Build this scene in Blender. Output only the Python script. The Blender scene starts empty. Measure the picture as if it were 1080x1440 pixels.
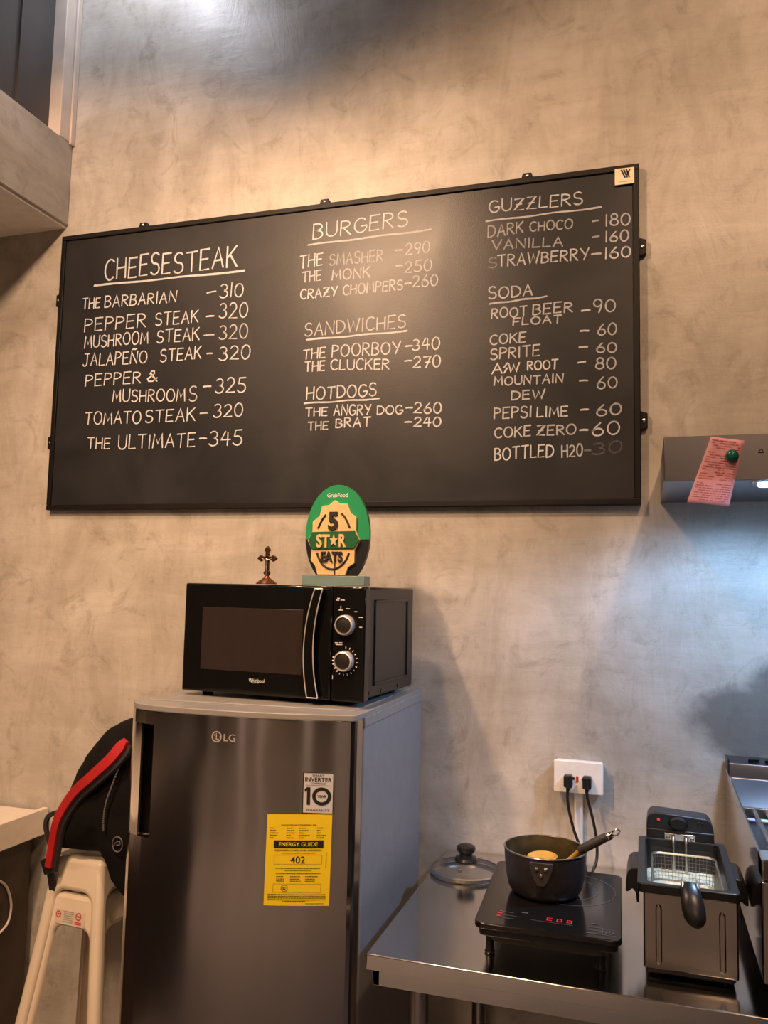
import bpy, bmesh, math, random
from math import sin, cos, pi, radians
from mathutils import Vector, Matrix

# ------------------------------------------------------------------ camera
SC = bpy.context.scene
COL = SC.collection
cam_data = bpy.data.cameras.new('camera')
cam = bpy.data.objects.new('camera', cam_data)
COL.objects.link(cam)
cam_data.sensor_fit = 'VERTICAL'
cam_data.sensor_height = 36.0
cam_data.sensor_width = 27.0
cam_data.lens = 29.124
cam_data.clip_start = 0.05
_r = Vector((0.95373172, 0.29986509, 0.02183409))
_d = Vector((-0.00699006, 0.09471606, -0.99547979))
_f = Vector((-0.30057767, 0.94926803, 0.09242979))
cam.matrix_world = Matrix(((_r.x, -_d.x, -_f.x, 0.0), (_r.y, -_d.y, -_f.y, -2.2),
                           (_r.z, -_d.z, -_f.z, 1.49), (0, 0, 0, 1)))
SC.camera = cam

# ------------------------------------------------------------------ light
world = bpy.data.worlds.new('world')
SC.world = world
world.use_nodes = True
world.node_tree.nodes['Background'].inputs[0].default_value = (1.0, 0.8, 0.62, 1)
world.node_tree.nodes['Background'].inputs[1].default_value = 0.05

def spot(name, loc, target, power, color, angle, blend, radius):
    l = bpy.data.lights.new(name, 'SPOT')
    l.energy = power; l.color = color; l.spot_size = radians(angle)
    l.spot_blend = blend; l.shadow_soft_size = radius
    o = bpy.data.objects.new(name, l); COL.objects.link(o)
    o.location = loc
    o.rotation_euler = (Vector(target) - Vector(loc)).to_track_quat('-Z', 'Y').to_euler()
    return o

def area(name, loc, target, power, color, sx, sy):
    l = bpy.data.lights.new(name, 'AREA')
    l.energy = power; l.color = color; l.shape = 'RECTANGLE'; l.size = sx; l.size_y = sy
    o = bpy.data.objects.new(name, l); COL.objects.link(o)
    o.location = loc
    o.rotation_euler = (Vector(target) - Vector(loc)).to_track_quat('-Z', 'Y').to_euler()
    return o

WARM = (1.0, 0.615, 0.365)
COOL = (0.37, 0.62, 1.0)
spot('warm_ceiling_spot', (-0.90, -1.15, 3.02), (-0.62, 0.0, 1.75), 60, WARM, 108, 0.62, 0.06)
spot('warm_ceiling_spot', (-1.35, -1.90, 3.12), (-1.85, 0.0, 1.50), 180, WARM, 88, 0.45, 0.06)
spot('warm_ceiling_spot', (0.55, -1.50, 3.30), (0.30, 0.0, 2.1), 85, WARM, 92, 0.5, 0.06)
spot('warm_fill_spot', (-1.25, -3.3, 3.2), (-1.55, -0.4, 0.85), 200, WARM, 50, 0.75, 0.35)  # added frontal fill for the stool, fridge and lower left wall
spot('warm_fill_spot', (0.5, -3.4, 3.4), (-0.2, -0.4, 0.8), 40, WARM, 62, 0.5, 0.35)  # added weaker fill from the front right
spot('rear_fill_spot', (-1.5, -2.5, 3.7), (-1.5, -4.8, 0.6), 430, (1.0, 0.75, 0.58), 95, 0.5, 0.15)  # added light on the rear columns so they streak the fridge steel
spot('cool_ceiling_bulb', (-1.50, -0.32, 3.62), (-1.45, 0.0, 3.2), 13, (0.86, 0.88, 1.0), 150, 0.6, 0.05)
spot('cool_hood_lamp', (0.30, -0.40, 1.705), (0.16, -0.22, 0.8), 26, COOL, 150, 0.5, 0.03)

SC.view_settings.view_transform = 'Standard'
SC.view_settings.look = 'None'
SC.view_settings.gamma = 1.0
SC.view_settings.use_curve_mapping = False
SC.view_settings.exposure = 0.1

# ------------------------------------------------------------------ materials
def _nodes(name):
    m = bpy.data.materials.new(name); m.use_nodes = True
    nt = m.node_tree
    return m, nt, nt.nodes, nt.links, nt.nodes['Principled BSDF']

def mat(name, color, rough=0.5, metal=0.0, var=0.06, scale=30.0, bump=0.0, bscale=200.0, spec=0.5,
        coat=0.0, trans=0.0, emit=None, estr=0.0, ior=1.45):
    m, nt, N, L, P = _nodes(name)
    P.inputs['Roughness'].default_value = rough
    P.inputs['Metallic'].default_value = metal
    P.inputs['Specular IOR Level'].default_value = spec
    P.inputs['Coat Weight'].default_value = coat
    P.inputs['Transmission Weight'].default_value = trans
    P.inputs['IOR'].default_value = ior
    if emit:
        P.inputs['Emission Color'].default_value = (*emit, 1)
        P.inputs['Emission Strength'].default_value = estr
    tc = N.new('ShaderNodeTexCoord')
    nz = N.new('ShaderNodeTexNoise'); nz.inputs['Scale'].default_value = scale
    nz.inputs['Detail'].default_value = 4
    L.new(tc.outputs['Object'], nz.inputs['Vector'])
    cr = N.new('ShaderNodeValToRGB')
    lo = [max(0.0, c * (1 - var)) for c in color]; hi = [min(1.0, c * (1 + var)) for c in color]
    cr.color_ramp.elements[0].color = (*lo, 1); cr.color_ramp.elements[0].position = 0.3
    cr.color_ramp.elements[1].color = (*hi, 1); cr.color_ramp.elements[1].position = 0.7
    L.new(nz.outputs['Fac'], cr.inputs['Fac'])
    L.new(cr.outputs['Color'], P.inputs['Base Color'])
    if bump:
        n2 = N.new('ShaderNodeTexNoise'); n2.inputs['Scale'].default_value = bscale
        n2.inputs['Detail'].default_value = 3
        L.new(tc.outputs['Object'], n2.inputs['Vector'])
        b = N.new('ShaderNodeBump'); b.inputs['Strength'].default_value = bump
        b.inputs['Distance'].default_value = 0.002
        L.new(n2.outputs['Fac'], b.inputs['Height']); L.new(b.outputs['Normal'], P.inputs['Normal'])
    return m

def steel(name, color, rough=0.25, aniso=0.7, axis='Z', arot=0.25, wave=0.0, scratch=0.06, stretch=(1, 30, 30)):
    """brushed stainless steel: reflections smeared across the brushing, faint waviness of thin sheet"""
    m, nt, N, L, P = _nodes(name)
    P.inputs['Metallic'].default_value = 1.0
    P.inputs['Anisotropic'].default_value = aniso; P.inputs['Anisotropic Rotation'].default_value = arot
    tg = N.new('ShaderNodeTangent'); tg.direction_type = 'RADIAL'; tg.axis = axis
    L.new(tg.outputs['Tangent'], P.inputs['Tangent'])
    tc = N.new('ShaderNodeTexCoord')
    mp = N.new('ShaderNodeMapping'); mp.inputs['Scale'].default_value = stretch
    L.new(tc.outputs['Object'], mp.inputs['Vector'])
    nz = N.new('ShaderNodeTexNoise'); nz.inputs['Scale'].default_value = 8; nz.inputs['Detail'].default_value = 4
    L.new(mp.outputs['Vector'], nz.inputs['Vector'])
    cr = N.new('ShaderNodeValToRGB')
    cr.color_ramp.elements[0].color = (*[c * (1 - scratch) for c in color], 1)
    cr.color_ramp.elements[1].color = (*[min(1, c * (1 + scratch)) for c in color], 1)
    L.new(nz.outputs['Fac'], cr.inputs['Fac']); L.new(cr.outputs['Color'], P.inputs['Base Color'])
    n3 = N.new('ShaderNodeTexNoise'); n3.inputs['Scale'].default_value = 5; n3.inputs['Detail'].default_value = 4
    L.new(tc.outputs['Object'], n3.inputs['Vector'])
    mr = N.new('ShaderNodeMapRange'); mr.inputs['To Min'].default_value = rough * 0.75; mr.inputs['To Max'].default_value = rough * 1.3
    L.new(n3.outputs['Fac'], mr.inputs['Value']); L.new(mr.outputs['Result'], P.inputs['Roughness'])
    if wave:
        n2 = N.new('ShaderNodeTexNoise'); n2.inputs['Scale'].default_value = 3.5; n2.inputs['Detail'].default_value = 1
        L.new(tc.outputs['Object'], n2.inputs['Vector'])
        b2 = N.new('ShaderNodeBump'); b2.inputs['Strength'].default_value = wave; b2.inputs['Distance'].default_value = 0.02
        L.new(n2.outputs['Fac'], b2.inputs['Height']); L.new(b2.outputs['Normal'], P.inputs['Normal'])
    return m

def plaster(name, dark, light, stain=True):
    """trowelled cement plaster: clouds, sweeping trowel strokes, pores, one sooty patch"""
    m, nt, N, L, P = _nodes(name)
    tc = N.new('ShaderNodeTexCoord')
    def noise(scale, detail, rough=0.55, vec=None, dist=0.0):
        n = N.new('ShaderNodeTexNoise'); n.inputs['Scale'].default_value = scale
        n.inputs['Detail'].default_value = detail; n.inputs['Roughness'].default_value = rough
        n.inputs['Distortion'].default_value = dist
        L.new(vec if vec else tc.outputs['Object'], n.inputs['Vector']); return n
    def ramp(src, a, b, ca, cb):
        r = N.new('ShaderNodeValToRGB'); r.color_ramp.elements[0].position = a; r.color_ramp.elements[1].position = b
        r.color_ramp.elements[0].color = (*ca, 1); r.color_ramp.elements[1].color = (*cb, 1)
        L.new(src, r.inputs['Fac']); return r
    def mix(mode, fac, a, b):
        x = N.new('ShaderNodeMix'); x.data_type = 'RGBA'; x.blend_type = mode
        if isinstance(fac, (int, float)): x.inputs['Factor'].default_value = fac
        else: L.new(fac, x.inputs['Factor'])
        L.new(a, x.inputs['A'])
        if isinstance(b, tuple): x.inputs['B'].default_value = (*b, 1)
        else: L.new(b, x.inputs['B'])
        return x.outputs['Result']
    cloud = noise(2.3, 7, 0.62, dist=0.6)
    base = ramp(cloud.outputs['Fac'], 0.32, 0.68, dark, light).outputs['Color']
    mp = N.new('ShaderNodeMapping'); mp.inputs['Rotation'].default_value = (0, radians(-62), 0)
    mp.inputs['Scale'].default_value = (1.6, 1, 6)
    L.new(tc.outputs['Object'], mp.inputs['Vector'])
    strokes = noise(1.7, 4, 0.5, mp.outputs['Vector'], 0.5)
    sr = ramp(strokes.outputs['Fac'], 0.42, 0.62, (0.90, 0.885, 0.86), (1, 1, 1))
    col = mix('MULTIPLY', 0.9, base, sr.outputs['Color'])
    mpc = N.new('ShaderNodeMapping'); mpc.inputs['Scale'].default_value = (4, 1, 22)
    L.new(tc.outputs['Object'], mpc.inputs['Vector'])
    fine = noise(3.0, 5, 0.7, mpc.outputs['Vector'], 0.4)
    fr = ramp(fine.outputs['Fac'], 0.36, 0.5, (0.93, 0.92, 0.91), (1, 1, 1))
    col = mix('MULTIPLY', 0.8, col, fr.outputs['Color'])
    blot = noise(7.5, 8, 0.75, dist=1.4)
    br = ramp(blot.outputs['Fac'], 0.36, 0.47, (0.75, 0.735, 0.71), (1, 1, 1))
    col = mix('MULTIPLY', 0.8, col, br.outputs['Color'])
    mpv = N.new('ShaderNodeMapping'); mpv.inputs['Scale'].default_value = (5.5, 1, 1.9); mpv.inputs['Rotation'].default_value = (0, radians(8), 0)
    L.new(tc.outputs['Object'], mpv.inputs['Vector'])
    drip = noise(1.25, 9, 0.72, mpv.outputs['Vector'], 0.7)
    dr = ramp(drip.outputs['Fac'], 0.40, 0.56, (0.82, 0.805, 0.78), (1, 1, 1))
    col = mix('MULTIPLY', 0.85, col, dr.outputs['Color'])
    pale = noise(3.4, 10, 0.74, dist=1.8)
    pl = ramp(pale.outputs['Fac'], 0.56, 0.68, (1, 1, 1), (1.12, 1.11, 1.10))
    col = mix('MULTIPLY', 0.9, col, pl.outputs['Color'])
    pore = noise(60, 3, 0.6)
    pr = ramp(pore.outputs['Fac'], 0.22, 0.30, (0.6, 0.58, 0.55), (1, 1, 1))
    col = mix('MULTIPLY', 0.6, col, pr.outputs['Color'])
    if stain:
        sep = N.new('ShaderNodeSeparateXYZ'); L.new(tc.outputs['Object'], sep.inputs[0])
        def ell(cx, cz, rx, rz):
            a = N.new('ShaderNodeMath'); a.operation = 'SUBTRACT'; L.new(sep.outputs['X'], a.inputs[0]); a.inputs[1].default_value = cx
            a2 = N.new('ShaderNodeMath'); a2.operation = 'DIVIDE'; L.new(a.outputs[0], a2.inputs[0]); a2.inputs[1].default_value = rx
            a3 = N.new('ShaderNodeMath'); a3.operation = 'MULTIPLY'; L.new(a2.outputs[0], a3.inputs[0]); L.new(a2.outputs[0], a3.inputs[1])
            b = N.new('ShaderNodeMath'); b.operation = 'SUBTRACT'; L.new(sep.outputs['Z'], b.inputs[0]); b.inputs[1].default_value = cz
            b2 = N.new('ShaderNodeMath'); b2.operation = 'DIVIDE'; L.new(b.outputs[0], b2.inputs[0]); b2.inputs[1].default_value = rz
            b3 = N.new('ShaderNodeMath'); b3.operation = 'MULTIPLY'; L.new(b2.outputs[0], b3.inputs[0]); L.new(b2.outputs[0], b3.inputs[1])
            s = N.new('ShaderNodeMath'); s.operation = 'ADD'; L.new(a3.outputs[0], s.inputs[0]); L.new(b3.outputs[0], s.inputs[1])
            return s.outputs[0]
        e1 = ell(0.25, 1.185, 0.17, 0.10); e2 = ell(0.36, 1.24, 0.16, 0.11)
        mn = N.new('ShaderNodeMath'); mn.operation = 'MINIMUM'; L.new(e1, mn.inputs[0]); L.new(e2, mn.inputs[1])
        rag = noise(11, 6, 0.7)
        ad = N.new('ShaderNodeMath'); ad.operation = 'MULTIPLY_ADD'
        L.new(rag.outputs['Fac'], ad.inputs[0]); ad.inputs[1].default_value = 1.3; L.new(mn.outputs[0], ad.inputs[2])
        st = ramp(ad.outputs[0], 0.95, 1.0, (1, 1, 1), (0, 0, 0))
        md = N.new('ShaderNodeMapRange'); L.new(ad.outputs[0], md.inputs['Value'])
        md.inputs['From Min'].default_value = 1.15; md.inputs['From Max'].default_value = 1.75
        md.inputs['To Min'].default_value = 0.8; md.inputs['To Max'].default_value = 0.0
        col = mix('MIX', md.outputs['Result'], col, (0.105, 0.105, 0.10))
    L.new(col, P.inputs['Base Color'])
    P.inputs['Roughness'].default_value = 0.42
    P.inputs['Specular IOR Level'].default_value = 0.45
    hgt = N.new('ShaderNodeMath'); hgt.operation = 'MULTIPLY_ADD'; hgt.inputs[1].default_value = 0.22
    L.new(fine.outputs['Fac'], hgt.inputs[0]); L.new(strokes.outputs['Fac'], hgt.inputs[2])
    h2 = N.new('ShaderNodeMath'); h2.operation = 'ADD'; L.new(hgt.outputs[0], h2.inputs[0]); L.new(drip.outputs['Fac'], h2.inputs[1])
    b = N.new('ShaderNodeBump'); b.inputs['Strength'].default_value = 0.4; b.inputs['Distance'].default_value = 0.005
    L.new(h2.outputs[0], b.inputs['Height']); L.new(b.outputs['Normal'], P.inputs['Normal'])
    return m

def slate(name):
    """chalkboard coating with wiped chalk haze"""
    m, nt, N, L, P = _nodes(name)
    tc = N.new('ShaderNodeTexCoord')
    n1 = N.new('ShaderNodeTexNoise'); n1.inputs['Scale'].default_value = 4.0; n1.inputs['Detail'].default_value = 6
    n1.inputs['Distortion'].default_value = 0.8
    L.new(tc.outputs['Object'], n1.inputs['Vector'])
    cr = N.new('ShaderNodeValToRGB')
    cr.color_ramp.elements[0].position = 0.35; cr.color_ramp.elements[1].position = 0.75
    cr.color_ramp.elements[0].color = (0.016, 0.017, 0.020, 1); cr.color_ramp.elements[1].color = (0.027, 0.028, 0.032, 1)
    L.new(n1.outputs['Fac'], cr.inputs['Fac']); L.new(cr.outputs['Color'], P.inputs['Base Color'])
    mr = N.new('ShaderNodeMapRange'); mr.inputs['To Min'].default_value = 0.30; mr.inputs['To Max'].default_value = 0.46
    L.new(n1.outputs['Fac'], mr.inputs['Value']); L.new(mr.outputs['Result'], P.inputs['Roughness'])
    P.inputs['Specular IOR Level'].default_value = 0.36
    n2 = N.new('ShaderNodeTexNoise'); n2.inputs['Scale'].default_value = 260; L.new(tc.outputs['Object'], n2.inputs['Vector'])
    b = N.new('ShaderNodeBump'); b.inputs['Strength'].default_value = 0.15; b.inputs['Distance'].default_value = 0.001
    L.new(n2.outputs['Fac'], b.inputs['Height']); L.new(b.outputs['Normal'], P.inputs['Normal'])
    return m

def chalk(name, amount):
    m, nt, N, L, P = _nodes(name)
    P.inputs['Base Color'].default_value = (0.64, 0.66, 0.70, 1); P.inputs['Roughness'].default_value = 0.9
    tc = N.new('ShaderNodeTexCoord')
    n = N.new('ShaderNodeTexNoise'); n.inputs['Scale'].default_value = 330; n.inputs['Detail'].default_value = 2
    L.new(tc.outputs['Object'], n.inputs['Vector'])
    n2 = N.new('ShaderNodeTexNoise'); n2.inputs['Scale'].default_value = 22; L.new(tc.outputs['Object'], n2.inputs['Vector'])
    s = N.new('ShaderNodeMath'); s.operation = 'MULTIPLY_ADD'; s.inputs[1].default_value = 0.55
    L.new(n2.outputs['Fac'], s.inputs[0]); L.new(n.outputs['Fac'], s.inputs[2])
    mr = N.new('ShaderNodeMapRange')
    mr.inputs['From Min'].default_value = 0.60; mr.inputs['From Max'].default_value = 0.90
    mr.inputs['To Min'].default_value = amount * 0.62; mr.inputs['To Max'].default_value = amount
    L.new(s.outputs[0], mr.inputs['Value']); L.new(mr.outputs['Result'], P.inputs['Alpha'])
    return m

def glass(name, color=(1, 1, 1), rough=0.02, alpha=0.25):
    m, nt, N, L, P = _nodes(name)
    P.inputs['Base Color'].default_value = (*color, 1); P.inputs['Roughness'].default_value = rough
    P.inputs['Alpha'].default_value = alpha; P.inputs['Specular IOR Level'].default_value = 0.8
    return m

M_WALL = plaster('cement_plaster', (0.41, 0.385, 0.345), (0.57, 0.545, 0.505))
M_WALL2 = plaster('cement_plaster_beam', (0.38, 0.355, 0.32), (0.50, 0.475, 0.44), False)
M_PAINT = mat('white_soffit_paint', (0.78, 0.75, 0.73), 0.7)
M_DARKGLASS = mat('dark_upper_glazing', (0.055, 0.048, 0.045), 0.35, var=0.2, scale=2)
M_TRIM = mat('pale_timber_trim', (0.55, 0.47, 0.40), 0.5, var=0.1, scale=12)
M_FLOOR = mat('brown_floor', (0.42, 0.35, 0.30), 0.5, var=0.2, scale=4)
M_ROOM = mat('brown_room_paint', (0.07, 0.05, 0.04), 0.7, var=0.15, scale=2)
M_BLUEGREY = mat('blue_grey_panel', (0.16, 0.21, 0.25), 0.6)
M_CEIL = mat('dark_ceiling_paint', (0.14, 0.12, 0.11), 0.8)
M_SLATE = slate('slate_coating')
M_BLACKMETAL = mat('black_metal', (0.007, 0.006, 0.006), 0.5, bump=0.05, spec=0.3)
M_SCREW = mat('screw_metal', (0.6, 0.58, 0.55), 0.3, 1.0)
CHALK = [chalk('chalk_heavy', 1.0), chalk('chalk_medium', 0.80), chalk('chalk_light', 0.55), chalk('chalk_faint', 0.26), chalk('chalk_wiped', 0.12)]
M_STEEL_FR = steel('fridge_steel', (0.42, 0.385, 0.365), 0.16, 0.88, 'Z', 0.25, 0.20, 0.02, (1, 1, 60))
M_STEEL_TB = steel('table_steel', (0.68, 0.66, 0.63), 0.15, 0.3, 'Z', 0.25, 0.02, 0.02)
M_STEEL = steel('satin_steel', (0.58, 0.56, 0.55), 0.25, 0.3, 'Z', 0.25, 0, 0.03)
M_STEEL_HOOD = steel('hood_steel', (0.24, 0.235, 0.255), 0.33, 0.4, 'Z', 0.25, 0.05, 0.02)
M_MIRROR = steel('polished_steel', (0.55, 0.55, 0.54), 0.09, 0.0, 'Z', 0.25, 0.03, 0.01)
M_CHROME = mat('chrome', (0.72, 0.71, 0.70), 0.12, 1.0)
M_GREY = mat('fridge_grey_paint', (0.25, 0.255, 0.275), 0.42)
M_GREYCAP = mat('fridge_grey_plastic', (0.26, 0.255, 0.25), 0.4)
M_GASKET = mat('door_gasket', (0.05, 0.05, 0.055), 0.6)
M_POCKET = mat('dark_handle_recess', (0.018, 0.015, 0.014), 0.35)
M_BLACKGLOSS = mat('gloss_black', (0.006, 0.006, 0.006), 0.10, spec=0.5)
M_BLACKSATIN = mat('satin_black', (0.012, 0.011, 0.011), 0.36)
M_EDGING = mat('bright_edging', (0.80, 0.78, 0.76), 0.35, 0.6)
M_KNOBFACE = mat('dark_knob_face', (0.012, 0.009, 0.008), 0.5)
M_BADGE = mat('bright_badge', (0.62, 0.58, 0.55), 0.4, 0.5)
M_WINDOW = mat('microwave_window', (0.030, 0.022, 0.020), 0.16)
M_BLACKPL = mat('black_plastic', (0.014, 0.014, 0.015), 0.30)
M_BLACKMAT = mat('black_matte_plastic', (0.025, 0.025, 0.026), 0.5, bump=0.1)
M_WHITEPRINT = mat('white_print', (0.75, 0.74, 0.72), 0.6)
M_DIMPRINT = mat('grey_print', (0.34, 0.33, 0.32), 0.6)
M_BLACKPRINT = mat('black_print', (0.012, 0.011, 0.010), 0.6)
M_REDPRINT = mat('red_print', (0.55, 0.06, 0.06), 0.6)
M_YELLOW = mat('yellow_label_paper', (0.80, 0.60, 0.014), 0.5, var=0.02)
M_SILVERLBL = mat('silver_label', (0.66, 0.66, 0.68), 0.4, 0.2)
M_PINKPAPER = mat('pink_receipt_paper', (0.95, 0.54, 0.60), 0.7, var=0.05)
def translucent(m, amount):
    N = m.node_tree.nodes; L = m.node_tree.links; P = N['Principled BSDF']; out = N['Material Output']
    t = N.new('ShaderNodeBsdfTranslucent'); x = N.new('ShaderNodeMixShader'); x.inputs[0].default_value = amount
    t.inputs['Color'].default_value = (1.0, 0.74, 0.82, 1)
    L.new(P.outputs[0], x.inputs[1]); L.new(t.outputs[0], x.inputs[2]); L.new(x.outputs[0], out.inputs['Surface'])
translucent(M_PINKPAPER, 0.55)
M_PINKPRINT = mat('dark_pink_print', (0.48, 0.16, 0.17), 0.7)
M_GREEN = mat('green_acrylic', (0.02, 0.28, 0.115), 0.3, var=0.03)
M_DKGREEN = mat('dark_green_acrylic', (0.018, 0.115, 0.045), 0.3, var=0.03)
M_NAVY = mat('black_navy_acrylic', (0.014, 0.016, 0.020), 0.3)
M_GOLD = mat('pale_gold_foil', (0.80, 0.56, 0.27), 0.42, 0.25, var=0.08, scale=60)
M_ACRYLIC = mat('clear_blue_acrylic', (0.30, 0.45, 0.45), 0.12, trans=0.55, ior=1.4)
M_BRONZE = mat('antique_bronze', (0.10, 0.045, 0.022), 0.38, 0.85)
M_COPPER = mat('copper_bronze', (0.34, 0.13, 0.07), 0.3, 0.9)
M_PEWTER = mat('pewter_figure', (0.45, 0.40, 0.34), 0.3, 0.9)
M_STOOL = mat('beige_moulded_plastic', (0.76, 0.67, 0.54), 0.26, var=0.04, scale=8)
M_BAG = mat('black_nylon', (0.006, 0.005, 0.0055), 0.85, spec=0.2, bump=0.4, bscale=600)
M_BAGTRIM = mat('dark_grey_webbing', (0.022, 0.02, 0.022), 0.7, bump=0.3, bscale=500)
M_RED = mat('red_webbing', (0.46, 0.016, 0.018), 0.6, bump=0.3, bscale=500)
M_ZIP = mat('grey_zip', (0.16, 0.15, 0.15), 0.5)
M_WHITELAM = mat('white_laminate', (0.80, 0.73, 0.64), 0.35)
M_CABINET = mat('dark_brown_laminate', (0.060, 0.042, 0.032), 0.45, var=0.15, scale=10)
M_OUTLET = mat('white_socket_plastic', (0.80, 0.79, 0.78), 0.3)
M_CONDUIT = mat('white_trunking', (0.72, 0.70, 0.68), 0.4)
M_CORD = mat('black_cord', (0.012, 0.012, 0.012), 0.4)
M_WCORD = mat('white_cord', (0.7, 0.65, 0.58), 0.45)
M_REDSW = mat('red_switch', (0.50, 0.04, 0.02), 0.3)
M_GLASS = glass('lid_glass', (0.10, 0.10, 0.10), 0.03, 0.10)
M_COOKTOP = mat('black_glass_ceramic', (0.010, 0.009, 0.009), 0.13, spec=0.5)
M_COOKMARK = mat('hob_marking', (0.11, 0.105, 0.10), 0.4)
M_LEDRED = mat('red_led_digits', (0.3, 0.0, 0.0), 0.5, emit=(1.0, 0.03, 0.05), estr=0.7)
M_LEDDIM = mat('red_led_lamp', (0.3, 0.02, 0.02), 0.5, emit=(1.0, 0.05, 0.05), estr=0.5)
M_POT = mat('charcoal_enamel', (0.034, 0.031, 0.035), 0.36, var=0.15, scale=60, bump=0.08)
M_POTIN = mat('stained_nonstick', (0.065, 0.050, 0.024), 0.28, var=0.7, scale=22)
M_POTRIM = mat('steel_rim', (0.55, 0.53, 0.50), 0.25, 1.0)
M_SAUCE = mat('brown_cooking_oil', (0.10, 0.055, 0.010), 0.12, var=0.3, scale=14)
M_LADLE = mat('golden_nylon_spoon', (0.62, 0.36, 0.06), 0.28, var=0.15, scale=30)
M_GRIP = mat('dark_grey_grip', (0.055, 0.050, 0.048), 0.45)
M_OIL = mat('pale_frothy_oil', (0.86, 0.80, 0.58), 0.25, var=0.3, scale=70, bump=0.5, bscale=120)
M_FRYBLK = mat('fryer_blue_black', (0.022, 0.024, 0.030), 0.34)
M_FRYTANK = mat('fryer_tank_dark', (0.012, 0.011, 0.011), 0.35, 0.0)
M_WIRE = mat('basket_wire', (0.62, 0.58, 0.52), 0.3, 1.0)
M_LEG = steel('tube_steel', (0.42, 0.39, 0.37), 0.3, 0.2, 'Z', 0.25, 0, 0.02)
M_MAGNET = mat('green_magnet', (0.008, 0.105, 0.075), 0.22)
M_CARD = mat('cream_card', (0.78, 0.70, 0.50), 0.5)
M_LAMP = mat('hood_lamp_lens', (0.9, 0.95, 1.0), 0.3, emit=(0.40, 0.68, 1.0), estr=40.0)
# ------------------------------------------------------------------ mesh helpers
WORLD = {}          # world location of every object made here (parents are never rotated)

def empty(name, loc, label, cat, group=None):
    o = bpy.data.objects.new(name, None); COL.objects.link(o)
    o.location = loc; o.empty_display_size = 0.05
    WORLD[o] = Vector(loc)
    return tag(o, label, cat, group)

def tag(o, label=None, cat=None, group=None, kind=None):
    if label: o['label'] = label
    if cat: o['category'] = cat
    if group: o['group'] = group
    if kind: o['kind'] = kind
    return o

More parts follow.
